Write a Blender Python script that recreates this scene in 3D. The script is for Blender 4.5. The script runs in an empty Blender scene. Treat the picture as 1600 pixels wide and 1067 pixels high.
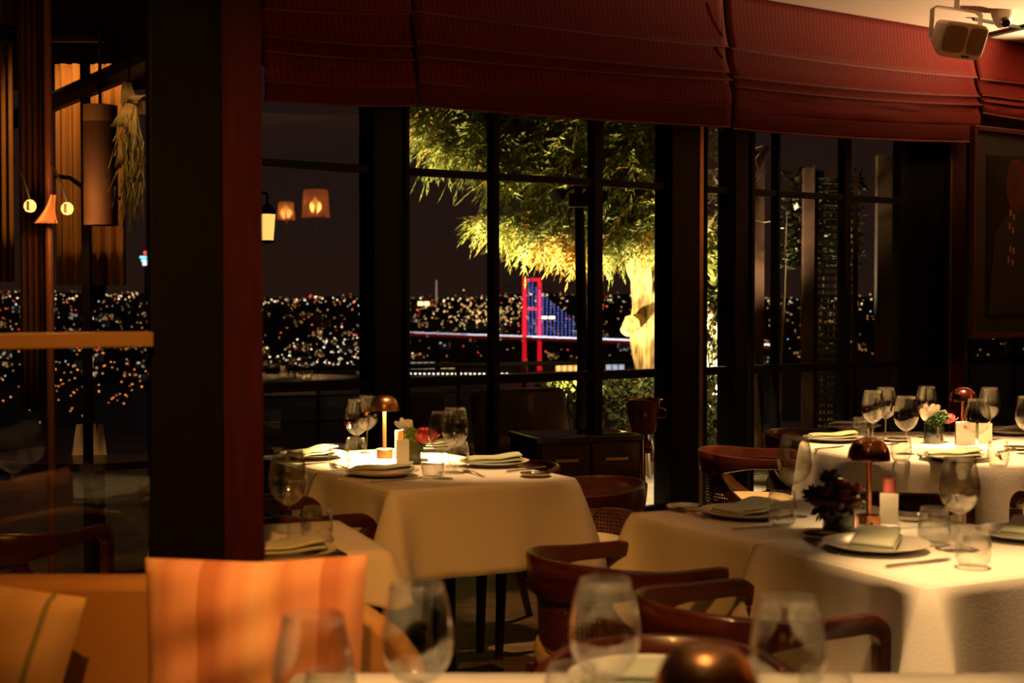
import bpy, bmesh, math, random
from math import sin, cos, pi, radians, sqrt, atan2, exp
from mathutils import Vector, Matrix
random.seed(7)
SC = bpy.context.scene
COL = SC.collection

# ------------------------------------------------------------------ camera maths (1600x1067 frame)
CAMZ = 1.38; F = 2222.22
PITCH = math.atan(63.5 / F)
FWD = Vector((0, cos(PITCH), -sin(PITCH))); UPV = Vector((0, sin(PITCH), cos(PITCH)))
CAM = Vector((0, 0, CAMZ))
def ray(px, py):
    return FWD + Vector((1, 0, 0)) * ((px - 800) / F) + UPV * ((533.5 - py) / F)
def P(px, py, Y):
    d = ray(px, py); return CAM + d * (Y / d.y)
def G(px, py, z=0.0):
    d = ray(px, py); return CAM + d * ((z - CAMZ) / d.z)
def pxw(px, Y):            # x at depth Y
    return (px - 800) / F * Y * 1.0

# ------------------------------------------------------------------ mesh builder
class MB:
    def __init__(s): s.V = []; s.Fc = []; s.UV = {}
    def v(s, p, uv=None):
        s.V.append((p[0], p[1], p[2]))
        if uv: s.UV[len(s.V) - 1] = uv
        return len(s.V) - 1
    def add(s, o, M=None):
        b = len(s.V)
        for i, p in enumerate(o.V):
            q = M @ Vector(p) if M else p
            s.V.append(tuple(q))
        for i, uv in o.UV.items(): s.UV[i + b] = uv
        s.Fc += [tuple(i + b for i in f) for f in o.Fc]
        return s
    def box(s, c, d, M=None):
        b = len(s.V)
        for x in (-.5, .5):
            for y in (-.5, .5):
                for z in (-.5, .5):
                    p = Vector((x * d[0], y * d[1], z * d[2]))
                    if M: p = M @ p
                    s.V.append((p.x + c[0], p.y + c[1], p.z + c[2]))
        for f in ((0,1,3,2),(4,6,7,5),(0,4,5,1),(2,3,7,6),(0,2,6,4),(1,5,7,3)):
            s.Fc.append(tuple(i + b for i in f))
        return s
    def grid(s, rows, cu=False, cv=False, uv=None, flip=False):
        b = len(s.V); n = len(rows); m = len(rows[0])
        for i, r in enumerate(rows):
            for j, p in enumerate(r): s.v(p, uv[i][j] if uv else None)
        for i in range(n if cu else n - 1):
            for j in range(m if cv else m - 1):
                i2 = (i + 1) % n; j2 = (j + 1) % m
                f = (b+i*m+j, b+i*m+j2, b+i2*m+j2, b+i2*m+j)
                s.Fc.append(f[::-1] if flip else f)
        return s
    def tube(s, pts, r, n=8, cap=True):
        pts = [Vector(p) for p in pts]; k = len(pts)
        rs = r if isinstance(r, (list, tuple)) else [r] * k
        rows = []; ref = None
        for i in range(k):
            t = (pts[min(i+1, k-1)] - pts[max(i-1, 0)])
            if t.length < 1e-9: t = Vector((0,0,1))
            t.normalize()
            if ref is None:
                ref = Vector((0,0,1)) if abs(t.z) < .9 else Vector((1,0,0))
            a = t.cross(ref); a.normalize(); bb = a.cross(t); ref = bb
            rows.append([pts[i] + (a * cos(2*pi*j/n) + bb * sin(2*pi*j/n)) * rs[i] for j in range(n)])
        b = len(s.V); s.grid(rows, cv=True)
        if cap:
            s.Fc.append(tuple(b + j for j in range(n))[::-1]); s.Fc.append(tuple(b + (k-1)*n + j for j in range(n)))
        return s
    def lathe(s, prof, n=28, c=(0,0,0), close=False):
        rows = [[(c[0] + r*cos(2*pi*j/n), c[1] + r*sin(2*pi*j/n), c[2] + z) for j in range(n)] for r, z in prof]
        s.grid(rows, cu=close, cv=True, flip=True); return s
    def sweep(s, fr, n=12, pw=4.0):
        # fr: (pos, side, up, w, h): rounded rectangle section
        rows = []
        for (p, a, b_, w, h) in fr:
            row = []
            for j in range(n):
                t = 2*pi*(j+.5)/n; cx = cos(t); cy = sin(t)
                k = (abs(cx)**pw + abs(cy)**pw) ** (-1/pw)
                row.append(p + a*(w/2*cx*k) + b_*(h/2*cy*k))
            rows.append(row)
        b = len(s.V); s.grid(rows, cv=True); k = len(rows)
        s.Fc.append(tuple(b + j for j in range(n))[::-1]); s.Fc.append(tuple(b + (k-1)*n + j for j in range(n)))
        return s
    def prism(s, poly, z0, z1):
        b = len(s.V); n = len(poly)
        for z in (z0, z1):
            for p in poly: s.V.append((p[0], p[1], z))
        s.Fc.append(tuple(b + i for i in range(n))[::-1]); s.Fc.append(tuple(b + n + i for i in range(n)))
        for i in range(n):
            j = (i+1) % n; s.Fc.append((b+i, b+j, b+n+j, b+n+i))
        return s
    def build(s, name, mat, parent=None, smooth=35, bevel=0, solid=0, M=None, sub=0, kind=None):
        me = bpy.data.meshes.new(name)
        V = [tuple(M @ Vector(p)) for p in s.V] if M else s.V
        me.from_pydata(V, [], s.Fc)
        if s.UV:
            l = me.uv_layers.new(name='UVMap')
            for lp in me.loops: l.data[lp.index].uv = s.UV.get(lp.vertex_index, (0, 0))
        me.update()
        if len(V) < 20000:
            bm = bmesh.new(); bm.from_mesh(me); bmesh.ops.recalc_face_normals(bm, faces=bm.faces[:]); bm.to_mesh(me); bm.free()
        if smooth:
            me.polygons.foreach_set('use_smooth', [True] * len(me.polygons))
            if smooth < 180: me.set_sharp_from_angle(angle=radians(smooth))
        if mat: me.materials.append(mat)
        o = bpy.data.objects.new(name, me); COL.objects.link(o)
        if parent: o.parent = parent
        if bevel:
            m = o.modifiers.new('bevel', 'BEVEL'); m.width = bevel; m.segments = 2; m.limit_method = 'ANGLE'
        if solid:
            m = o.modifiers.new('solid', 'SOLIDIFY'); m.thickness = solid; m.offset = 0
        if sub:
            m = o.modifiers.new('sub', 'SUBSURF'); m.levels = sub; m.render_levels = sub
        if kind: o['kind'] = kind
        return o

def thing(name, label, cat, loc=(0,0,0), rotz=0.0, group=None, kind=None):
    o = bpy.data.objects.new(name, None); COL.objects.link(o)
    o.location = loc; o.rotation_euler = (0, 0, rotz); o.empty_display_size = .1
    tag(o, label, cat, group, kind); return o
def tag(o, label=None, cat=None, group=None, kind=None):
    if label: o['label'] = label
    if cat: o['category'] = cat
    if group: o['group'] = group
    if kind: o['kind'] = kind
    return o
def kids(o): return [c for c in bpy.data.objects if c.parent == o]
KID = {}
def dup(root, loc, rotz=0.0, label=None, group=None, mats=None):
    if root not in KID:
        KID[root] = [(c, kids(c)) for c in kids(root)]
    r = root.copy(); COL.objects.link(r); r.location = loc; r.rotation_euler = (0, 0, rotz)
    if label: r['label'] = label
    if group: r['group'] = group
    for ch, gs in KID[root]:
        c = ch.copy(); COL.objects.link(c); c.parent = r
        if mats and ch.name.split('.')[0] in mats:
            c.data = c.data.copy(); c.data.materials[0] = mats[ch.name.split('.')[0]]
        for g in gs:
            d = g.copy(); COL.objects.link(d); d.parent = c
    return r
class Proto:
    """first use moves the prototype itself, later uses copy it"""
    def __init__(s, root): s.root = root; s.used = False; kids_ = kids(root); KID[root] = [(c, kids(c)) for c in kids_]
    def put(s, loc, rotz, label, group=None, mats=None):
        if not s.used and not mats:
            s.used = True; r = s.root; r.location = loc; r.rotation_euler = (0,0,rotz); r['label'] = label
            if group: r['group'] = group
            return r
        return dup(s.root, loc, rotz, label, group, mats)
    def one(s, loc, rotz, label, group=None):   # single-mesh thing
        return s.put(loc, rotz, label, group)

# ------------------------------------------------------------------ materials
def mat(name, col=(.5,.5,.5), rough=.5, metal=0.0, noise=0.0, nscale=20, bump=0.0, bscale=60, spec=.5, coat=0, stretch=None, emit=None, estr=0, col2=None, sheen=0):
    m = bpy.data.materials.new(name); m.use_nodes = True
    nt = m.node_tree; b = nt.nodes['Principled BSDF']
    b.inputs['Base Color'].default_value = (*col, 1); b.inputs['Roughness'].default_value = rough
    b.inputs['Metallic'].default_value = metal; b.inputs['Specular IOR Level'].default_value = spec
    b.inputs['Coat Weight'].default_value = coat
    if sheen: b.inputs['Sheen Weight'].default_value = sheen
    if emit: b.inputs['Emission Color'].default_value = (*emit, 1); b.inputs['Emission Strength'].default_value = estr
    if noise or bump or col2:
        tc = nt.nodes.new('ShaderNodeTexCoord'); mp = nt.nodes.new('ShaderNodeMapping')
        if stretch: mp.inputs['Scale'].default_value = stretch
        nt.links.new(tc.outputs['Object'], mp.inputs['Vector'])
    if noise or col2:
        n = nt.nodes.new('ShaderNodeTexNoise'); n.inputs['Scale'].default_value = nscale; n.inputs['Detail'].default_value = 5
        nt.links.new(mp.outputs[0], n.inputs['Vector'])
        r = nt.nodes.new('ShaderNodeValToRGB')
        c2 = col2 if col2 else tuple(max(0, c*(1-noise)) for c in col)
        r.color_ramp.elements[0].color = (*c2, 1); r.color_ramp.elements[1].color = (*col, 1)
        r.color_ramp.elements[0].position = .35; r.color_ramp.elements[1].position = .65
        nt.links.new(n.outputs['Fac'], r.inputs['Fac']); nt.links.new(r.outputs[0], b.inputs['Base Color'])
    if bump:
        n2 = nt.nodes.new('ShaderNodeTexNoise'); n2.inputs['Scale'].default_value = bscale; n2.inputs['Detail'].default_value = 4
        nt.links.new(mp.outputs[0], n2.inputs['Vector'])
        bp = nt.nodes.new('ShaderNodeBump'); bp.inputs['Strength'].default_value = bump; bp.inputs['Distance'].default_value = .01
        nt.links.new(n2.outputs['Fac'], bp.inputs['Height']); nt.links.new(bp.outputs[0], b.inputs['Normal'])
    return m
def emis(name, col, s, sample=False):
    m = bpy.data.materials.new(name); m.use_nodes = True; nt = m.node_tree; nt.nodes.clear()
    e = nt.nodes.new('ShaderNodeEmission'); e.inputs['Color'].default_value = (*col, 1); e.inputs['Strength'].default_value = s
    o = nt.nodes.new('ShaderNodeOutputMaterial'); nt.links.new(e.outputs[0], o.inputs[0])
    if not sample: m.cycles.emission_sampling = 'NONE'
    return m
def pane_mat(name, fac, tint=(1,1,1), rough=0.0):
    m = bpy.data.materials.new(name); m.use_nodes = True; nt = m.node_tree; nt.nodes.clear()
    t = nt.nodes.new('ShaderNodeBsdfTransparent'); t.inputs[0].default_value = (*tint, 1)
    g = nt.nodes.new('ShaderNodeBsdfGlossy'); g.inputs['Roughness'].default_value = rough
    mx = nt.nodes.new('ShaderNodeMixShader'); mx.inputs[0].default_value = fac
    o = nt.nodes.new('ShaderNodeOutputMaterial')
    nt.links.new(t.outputs[0], mx.inputs[1]); nt.links.new(g.outputs[0], mx.inputs[2]); nt.links.new(mx.outputs[0], o.inputs[0])
    return m
def stem_glass_mat(name, tint=(1,1,1), refr=0, edge=1.0, base=.11):
    m = bpy.data.materials.new(name); m.use_nodes = True; nt = m.node_tree; nt.nodes.clear()
    t = nt.nodes.new('ShaderNodeBsdfTransparent'); t.inputs[0].default_value = (*tint, 1)
    gl = nt.nodes.new('ShaderNodeBsdfGlass'); gl.inputs['IOR'].default_value = 1.45; gl.inputs['Color'].default_value = (*tint, 1)
    gs = nt.nodes.new('ShaderNodeBsdfGlossy'); gs.inputs['Roughness'].default_value = .015
    m1 = nt.nodes.new('ShaderNodeMixShader'); m1.inputs[0].default_value = refr
    lw = nt.nodes.new('ShaderNodeLayerWeight'); lw.inputs['Blend'].default_value = .25
    ma = nt.nodes.new('ShaderNodeMath'); ma.operation = 'MULTIPLY_ADD'; ma.inputs[1].default_value = edge; ma.inputs[2].default_value = base
    m2 = nt.nodes.new('ShaderNodeMixShader'); o = nt.nodes.new('ShaderNodeOutputMaterial')
    nt.links.new(t.outputs[0], m1.inputs[1]); nt.links.new(gl.outputs[0], m1.inputs[2])
    pw = nt.nodes.new('ShaderNodeMath'); pw.operation = 'POWER'; pw.inputs[1].default_value = 1.5; nt.links.new(lw.outputs['Facing'], pw.inputs[0]); nt.links.new(pw.outputs[0], ma.inputs[0]); nt.links.new(ma.outputs[0], m2.inputs[0])
    nt.links.new(m1.outputs[0], m2.inputs[1]); nt.links.new(gs.outputs[0], m2.inputs[2]); nt.links.new(m2.outputs[0], o.inputs[0])
    return m
def stripe_mat(name, base, line, axis='u', period=.036, width=.14, rough=.8, extra=None, soft=.04):
    """stripes from the UV map (metres along the cloth)"""
    m = bpy.data.materials.new(name); m.use_nodes = True; nt = m.node_tree; b = nt.nodes['Principled BSDF']
    b.inputs['Roughness'].default_value = rough; b.inputs['Specular IOR Level'].default_value = .2
    uv = nt.nodes.new('ShaderNodeUVMap'); sp = nt.nodes.new('ShaderNodeSeparateXYZ'); nt.links.new(uv.outputs[0], sp.inputs[0])
    dv = nt.nodes.new('ShaderNodeMath'); dv.operation = 'DIVIDE'; dv.inputs[1].default_value = period
    nt.links.new(sp.outputs['X' if axis == 'u' else 'Y'], dv.inputs[0])
    fr = nt.nodes.new('ShaderNodeMath'); fr.operation = 'FRACT'; nt.links.new(dv.outputs[0], fr.inputs[0])
    rp = nt.nodes.new('ShaderNodeValToRGB'); e = rp.color_ramp.elements
    e[0].position = 0; e[0].color = (*line, 1); e[1].position = width; e[1].color = (*line, 1)
    x = e.new(min(.99, width + soft)); x.color = (*base, 1)
    if extra:
        for pos, c in extra:
            x = e.new(pos); x.color = (*c, 1)
    x = e.new(1 - soft * .5); x.color = (*base, 1)
    nt.links.new(fr.outputs[0], rp.inputs[0])
    ns = nt.nodes.new('ShaderNodeTexNoise'); ns.inputs['Scale'].default_value = 260
    tc = nt.nodes.new('ShaderNodeTexCoord'); nt.links.new(tc.outputs['Object'], ns.inputs['Vector'])
    bp = nt.nodes.new('ShaderNodeBump'); bp.inputs['Strength'].default_value = .25; bp.inputs['Distance'].default_value = .004
    nt.links.new(ns.outputs[0], bp.inputs['Height']); nt.links.new(bp.outputs[0], b.inputs['Normal'])
    nt.links.new(rp.outputs[0], b.inputs['Base Color'])
    return m
def cane_mat():
    m = bpy.data.materials.new('cane'); m.use_nodes = True; nt = m.node_tree; b = nt.nodes['Principled BSDF']
    b.inputs['Base Color'].default_value = (.085, .020, .008, 1); b.inputs['Roughness'].default_value = .45
    uv = nt.nodes.new('ShaderNodeUVMap'); sp = nt.nodes.new('ShaderNodeSeparateXYZ'); nt.links.new(uv.outputs[0], sp.inputs[0])
    outs = []
    for ax in ('X', 'Y'):
        f = nt.nodes.new('ShaderNodeMath'); f.operation = 'MULTIPLY'; f.inputs[1].default_value = 70; nt.links.new(sp.outputs[ax], f.inputs[0])
        g = nt.nodes.new('ShaderNodeMath'); g.operation = 'FRACT'; nt.links.new(f.outputs[0], g.inputs[0])
        h = nt.nodes.new('ShaderNodeMath'); h.operation = 'GREATER_THAN'; h.inputs[1].default_value = .5; nt.links.new(g.outputs[0], h.inputs[0]); outs.append(h)
    mu = nt.nodes.new('ShaderNodeMath'); mu.operation = 'MULTIPLY'; nt.links.new(outs[0].outputs[0], mu.inputs[0]); nt.links.new(outs[1].outputs[0], mu.inputs[1])
    iv = nt.nodes.new('ShaderNodeMath'); iv.operation = 'SUBTRACT'; iv.inputs[0].default_value = 1; nt.links.new(mu.outputs[0], iv.inputs[1])
    nt.links.new(iv.outputs[0], b.inputs['Alpha'])
    return m

M = {}
M['cloth'] = mat('white_linen', (.78,.74,.68), .85, bump=.15, bscale=240, sheen=.1)
M['napkin'] = mat('sage_linen', (.56,.60,.44), .85, bump=.2, bscale=200)
M['napkin_edge'] = mat('napkin_edge', (.42,.46,.33), .85)
M['porcelain'] = mat('porcelain', (.80,.77,.70), .18)
M['wood'] = mat('reddish_wood', (.085,.015,.007), .30, noise=.5, nscale=9, stretch=(1,1,6), coat=.25)
M['dark_wood'] = mat('dark_wood', (.028,.010,.006), .35, noise=.4, nscale=8, stretch=(1,8,1), coat=.2)
M['seat'] = mat('cream_leather', (.66,.52,.30), .55, bump=.1, bscale=90)
M['cane'] = cane_mat()
M['copper'] = mat('copper', (.86,.36,.18), .16, 1.0)
M['brushed_copper'] = mat('brushed_copper', (.70,.36,.15), .32, 1.0)
M['copper_red_reflect'] = mat('copper_red_reflect', (.92,.30,.24), .14, 1.0)  # copper with the reflection of red surroundings put into its colour
M['dark_copper'] = mat('dark_copper', (.42,.20,.12), .07, 1.0)
M['steel'] = mat('steel', (.72,.66,.58), .18, 1.0)
M['brass'] = mat('brass', (.75,.52,.24), .28, 1.0)
M['glass'] = stem_glass_mat('wine_glass_clear', (1,1,.98))
M['water_glass'] = stem_glass_mat('tumbler_clear', (1,1,.98), 0, .9, .08)
M['acrylic'] = stem_glass_mat('clear_acrylic', (1,.98,.94), 0, .4, .08)
M['black_frame'] = mat('black_frame', (.004,.0032,.003), .5, spec=.15)
M['post_wood'] = mat('red_brown_post', (.050,.006,.004), .6, spec=.2, noise=.35, nscale=6, stretch=(8,8,1))
M['lit_edge'] = mat('lit_edge_tone', (.30,.22,.12), .35, .6)  # paler tone puts the light on the post edge into colour
M['pane'] = pane_mat('window_glass', .045)
M['left_pane'] = pane_mat('partition_glass', .05)
M['top_glass'] = mat('black_glass', (.006,.006,.006), .02, spec=.9, coat=1)
M['ceiling'] = mat('ceiling_paint', (.80,.70,.58), .9, bump=.03, bscale=30)
M['floor'] = mat('parquet', (.20,.13,.07), .5, col2=(.10,.06,.03), nscale=4, stretch=(1,5,1), spec=.2)
M['wall'] = mat('wall_paint', (.06,.018,.010), .8, noise=.2)
M['terrace'] = mat('terrace_stone', (.40,.33,.24), .7, noise=.3, nscale=6, bump=.2)
M['leaf'] = mat('hedge_leaf', (.04,.05,.012), .28, noise=.4, nscale=14)
M['frond'] = mat('conifer_frond', (.17,.18,.03), .6, col2=(.07,.085,.016), nscale=2.2)
M['dry'] = mat('dry_frond', (.34,.17,.03), .7, col2=(.22,.13,.03), nscale=4)
M['bark'] = mat('bark', (.36,.24,.10), .85, col2=(.09,.05,.018), nscale=9, stretch=(5,5,.6), bump=.9, bscale=14)
M['twig'] = mat('pale_twig', (.42,.30,.20), .8, noise=.5, nscale=8)
M['stone'] = mat('sand_cushion', (.10,.06,.03), .9, noise=.3, nscale=7, bump=.2, bscale=30)
M['soil'] = mat('dark_ground', (.012,.010,.008), .95)
M['sea'] = mat('dark_water', (.003,.003,.004), .45, spec=.15)
M['white_plastic'] = mat('white_plastic', (.78,.68,.54), .45)
M['grille'] = mat('speaker_grille', (.30,.20,.10), .6, bump=.6, bscale=400, noise=.3, nscale=300)
M['black'] = mat('black_matt', (.008,.007,.006), .6)
M['white_petal'] = mat('white_petal', (.85,.76,.66), .6)
M['pink_petal'] = mat('pink_petal', (.75,.07,.09), .55, noise=.3, nscale=30)
M['wine_petal'] = mat('wine_red_petal', (.12,.012,.012), .6, noise=.4, nscale=30)
M['green_bloom'] = mat('green_bloom', (.36,.48,.05), .7, noise=.3, nscale=60)
M['dark_bloom'] = mat('fern_green', (.06,.12,.03), .7, noise=.4, nscale=60)
M['vase_green'] = mat('green_glass_vase', (.10,.12,.04), .12, coat=.5)
M['vase_black'] = mat('black_glass_vase', (.010,.012,.010), .08, coat=.8)
M['card'] = mat('menu_card', (.82,.74,.62), .8)
M['red_ink'] = mat('red_ink', (.45,.03,.03), .7)
M['candle'] = mat('orange_wax', (.85,.38,.12), .5)
M['pink_candle'] = mat('pink_wax', (.75,.16,.12), .5)
M['sofa'] = mat('ochre_upholstery', (.34,.165,.035), .85, bump=.15, bscale=180)
M['lamp_glow'] = emis('lamp_glow', (1,.62,.26), 14, True)
M['canvas'] = None

# ------------------------------------------------------------------ window wall plane
ZTR = 2.13
A0 = G(418, 255, ZTR); A1 = G(1050, 293, ZTR)
U = Vector((A1.x - A0.x, A1.y - A0.y, 0)).normalized()
NRM = Vector((U.y, -U.x, 0))                 # towards the room
OUT = -NRM
TH = atan2(U.y, U.x)
W0 = Vector((A0.x, A0.y, 0))
def WP(px, py, off=0.0):                     # point on the window plane (offset towards the room)
    d = ray(px, py); p0 = W0 + NRM * off
    t = (p0 - CAM).dot(NRM) / d.dot(NRM); return CAM + d * t
def wt(px, off=0.0):                         # running metre along the wall
    p = WP(px, 470, off); return (Vector((p.x, p.y, 0)) - W0).dot(U)
def WL(t, z, off=0.0):
    p = W0 + U * t + NRM * off; return Vector((p.x, p.y, z))
RW = Matrix.Rotation(TH, 3, 'Z')
def wbox(mb, t0, t1, z0, z1, o0, o1):
    c = WL((t0+t1)/2, (z0+z1)/2, (o0+o1)/2)
    return mb.box(c, (t1-t0, abs(o1-o0), z1-z0), RW)
CEIL = WP(1400, 33, .14).z

# ------------------------------------------------------------------ room shell
K0 = P(350, 470, 3.2); K0 = Vector((K0.x, K0.y, 0))
def KL(s, z, off=0.0):                        # partition plane by the banquette: s metres along U from the pillar corner
    p = K0 + U * s + NRM * off; return Vector((p.x, p.y, z))
def KP(px, py, off=0.0):
    d = ray(px, py); t = (K0 + NRM*off - CAM).dot(NRM) / d.dot(NRM); return CAM + d*t
def ks(px): return (KP(px, 470) - K0).dot(U)
def kbox(mb, s0, s1, z0, z1, o0, o1):
    return mb.box(KL((s0+s1)/2, (z0+z1)/2, (o0+o1)/2), (s1-s0, abs(o1-o0), z1-z0), RW)
def xy(p): return (p.x, p.y)
T_END = 9.5; T_BEG = -.30
LG = ks(-1000)
room = [xy(WL(T_BEG, 0)), xy(WL(T_END, 0)), (9.4, 2), (9.0, -4.2), (-4.6, -4.2), xy(KL(LG, 0)), xy(KL(.02, 0))]
def struct(mb, name, m, **kw):
    o = mb.build(name, m, smooth=0, **kw); o['kind'] = 'structure'; return o
def slab(poly, z0, z1):
    area = sum(poly[i][0]*poly[(i+1)%len(poly)][1]-poly[(i+1)%len(poly)][0]*poly[i][1] for i in range(len(poly)))
    return MB().prism(poly if area > 0 else poly[::-1], z0, z1)
struct(slab(room, -.12, 0), 'floor', M['floor'])
struct(slab(room, CEIL, CEIL+.12), 'ceiling', M['ceiling'])
def wallseg(name, a, b, z0, z1, th=.12, m=None):
    a = Vector((a[0], a[1], 0)); b = Vector((b[0], b[1], 0)); d = (b-a); L = d.length; an = atan2(d.y, d.x)
    c = (a+b)/2
    return struct(MB().box((c.x, c.y, (z0+z1)/2), (L, th, z1-z0), Matrix.Rotation(an, 3, 'Z')), name, m or M['wall'])
wallseg('wall_right', room[1], room[2], 0, CEIL); wallseg('wall_right', room[2], room[3], 0, CEIL)
wallseg('wall_back', room[3], room[4], 0, CEIL); wallseg('wall_left', room[4], room[5], 0, CEIL)
o = wallseg('wall_return', xy(WL(T_BEG+.02, 0, .1)), xy(KL(-.12, 0, -.06)), 0, CEIL, .05, M['black_frame'])

# window wall -------------------------------------------------------
ZHEAD = 2.72; ZRAIL = (WP(1050, 583).z + WP(600, 597).z) / 2; FD = .07
mb = MB(); wbox(mb, T_BEG, T_END, ZHEAD, CEIL, -.06, .04); struct(mb, 'wall_window', M['wall'])
def post(name, px0, px1, m, o0=-.10, o1=.08, edge=None):
    mb = MB(); wbox(mb, wt(px0, o1), wt(px1, o1), 0, ZHEAD+.02, o0, o1); o = mb.build(name, m, smooth=0, bevel=.004); o['kind'] = 'structure'
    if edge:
        e = MB(); wbox(e, wt(edge[0], o1), wt(edge[1], o1), 0, ZHEAD, o1-.002, o1+.006); e.build('lit_edge_strip', M['lit_edge'], o, smooth=0)
    return o
post('trim_1', 585, 629, M['black_frame'])
post('trim_2', 1050, 1098, M['black_frame'], edge=(1092, 1098))
post('trim_3', 1149, 1169, M['black_frame'])
post('trim_4', 1483, 1508, M['post_wood'], edge=(1483, 1485.5))
def window(n, t0, t1, mull=(), rails=((ZRAIL, .055), (ZTR, .042)), fw=.03, lit=True):
    w = thing('window_%d' % n, None, None, WL((t0+t1)/2, 0)); w['kind'] = 'structure'
    inv = Matrix.Translation(-w.location)
    def bp(mb, nm, m, bev=.003): return mb.build(nm, m, w, smooth=0, M=inv, bevel=bev)
    mb = MB()
    wbox(mb, t0, t0+fw, 0, ZHEAD, -.035, .035); wbox(mb, t1-fw, t1, 0, ZHEAD, -.035, .035)
    wbox(mb, t0+fw, t1-fw, 0, .03, -.035, .035); wbox(mb, t0+fw, t1-fw, ZHEAD-.06, ZHEAD, -.035, .035)
    bp(mb, 'frame', M['black_frame'])
    for a, b in mull:
        mb = MB(); wbox(mb, a, b, .03, ZHEAD-.06, -.03, .045); bp(mb, 'mullion', M['black_frame'])
    for z, h in rails:
        mb = MB(); wbox(mb, t0+fw, t1-fw, z-h/2, z+h/2, -.028, .036); bp(mb, 'glazing_bar', M['black_frame'])
    mb = MB(); wbox(mb, t0+fw*.5, t1-fw*.5, .02, ZHEAD-.03, -.003, .003); bp(mb, 'pane', M['pane'], 0)
    return w
window(1, T_BEG+.02, wt(585))
window(2, wt(629), wt(1050), ((wt(765), wt(774)), (wt(922), wt(935))))
window(3, wt(1098), wt(1149), fw=.012)
window(4, wt(1169), wt(1483), ((wt(1208), wt(1212)), (wt(1312), wt(1322)), (wt(1398), wt(1470))))
window(5, wt(1508), T_END, ((wt(1576), wt(1583)), (wt(1760), wt(1775))))

# partition by the banquette ----------------------------------------
mb = MB(); kbox(mb, ks(236), 0, 0, CEIL, -.03, .0); o = struct(mb, 'trim_5', M['black_frame'], bevel=.004)
mb = MB(); kbox(mb, .001, (KP(410,470,-.02)-K0).dot(U), 0, CEIL, -.06, -.015); o = struct(mb, 'trim_6', M['post_wood'], bevel=.004)
w = thing('window_6', None, None, KL(ks(60), 0)); w['kind'] = 'structure'; inv = Matrix.Translation(-w.location)
zr0 = KP(116, 544, .03).z; zr1 = KP(116, 520, .03).z
mb = MB(); kbox(mb, LG, ks(232), zr0, zr1, -.03, .03); mb.build('rail', mat('bronze_rail', (.30,.17,.05), .5), w, smooth=0, M=inv, bevel=.003)
mb = MB(); kbox(mb, LG, ks(232), 0, .12, -.03, .03); kbox(mb, LG, ks(232), CEIL-.1, CEIL, -.03, .03); kbox(mb, LG, LG+.08, .12, CEIL-.1, -.03, .03)
mb.build('frame', M['black_frame'], w, smooth=0, M=inv)
mb = MB(); kbox(mb, LG, ks(232), .1, CEIL-.08, -.003, .003); mb.build('pane', M['left_pane'], w, smooth=0, M=inv)

# roman blinds -------------------------------------------------------
BO = .13
M['blind'] = stripe_mat('red_pinstripe', (.120,.006,.004), (.19,.034,.02), 'u', .037, .10)
M['blind_band'] = stripe_mat('red_reeded', (.10,.005,.0035), (.05,.003,.002), 'v', .012, .3)
M['blind_edge'] = mat('red_piping_edge_light', (.17,.03,.016), .7)  # hem piping, and the painted light line along tier edges
def blind(label, pl, pr, fl, fr, sag=.012):
    """fl/fr: pixel rows of the tier edges at the left and right end; last is the hem"""
    t0 = wt(pl, BO); t1 = wt(pr, BO); th = thing('roman_blind', label, 'blind', WL((t0+t1)/2, CEIL, BO), 0, 'roman blinds along the window wall')
    inv = Matrix.Translation(-th.location)
    zl = [WP(pl, y, BO).z for y in fl]; zr = [WP(pr, y, BO).z for y in fr]
    n = 40; prev = [CEIL-.004]*2; k = len(zl)
    names = ['upper_tier', 'middle_tier', 'lower_tier', 'lining_fold', 'gathered_fold', 'hem_band']
    off = [0, .02, .04, .050, .065, .075]
    for i in range(k):
        rows = []; uvs = []
        band = (i == k-1)
        o0 = off[i]; flare = .055 if i < 3 else (.022 if not band else .006)
        for j in range(9):
            f = j/8; row = []; ur = []
            for q in range(n+1):
                g = q/n; t = t0+(t1-t0)*g
                sg = sag*4*g*(1-g)
                za = prev[0]+(prev[1]-prev[0])*g + (.03 if i else 0) - (sg if i else 0); zb = zl[i]+(zr[i]-zl[i])*g - sg
                z = za+(zb-za)*f
                bul = flare*f**2 if not band else .012*sin(pi*f)
                if i in (3, 4): bul += .02*sin(pi*f)*(1+.5*sin(9*g+i)+.35*sin(23*g+2*i))
                row.append(WL(t, z, BO+o0+bul)); ur.append((t, z))
            rows.append(row); uvs.append(ur)
        mb = MB().grid(rows, uv=uvs)
        mb.build(names[i if not band else 5], M['blind_band'] if band else M['blind'], th, smooth=180, solid=.006, M=inv)
        if i < 3:
            MB().tube([r_ + NRM*.004 for r_ in rows[-1]], .0055, 6).build('tier_edge_light', M['blind_edge'], th, M=inv)  # paler line paints the light caught by each tier edge
        if band:
            for zz in (0, 1):
                pts = [WL(t0+(t1-t0)*q/n, (prev[0]+(prev[1]-prev[0])*q/n if zz == 0 else zl[i]+(zr[i]-zl[i])*q/n) - sag*4*(q/n)*(1-q/n), BO+o0+.008) for q in range(n+1)]
                MB().tube(pts, .007, 6).build('piping', M['blind_edge'], th, M=inv)
        prev = [zl[i], zr[i]]
    return th
blind('brownish red roman blind nearest the dark pillar', 405, 637, [16, 60, 84, 104, 129, 160], [24, 76, 98, 118, 138, 167])
blind('long red pinstripe roman blind above the lit tree', 641, 1127, [20, 68, 92, 112, 131, 167], [75, 115, 128, 142, 166, 200])
blind('red pinstripe roman blind below the ceiling loudspeaker', 1131, 1514, [77, 122, 138, 156, 176, 203], [122, 152, 166, 178, 196, 223], .02)
blind('red roman blind at far right above the framed painting', 1518, 1780, [124, 150, 160, 168, 172, 178], [150, 176, 186, 196, 204, 214])
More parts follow.
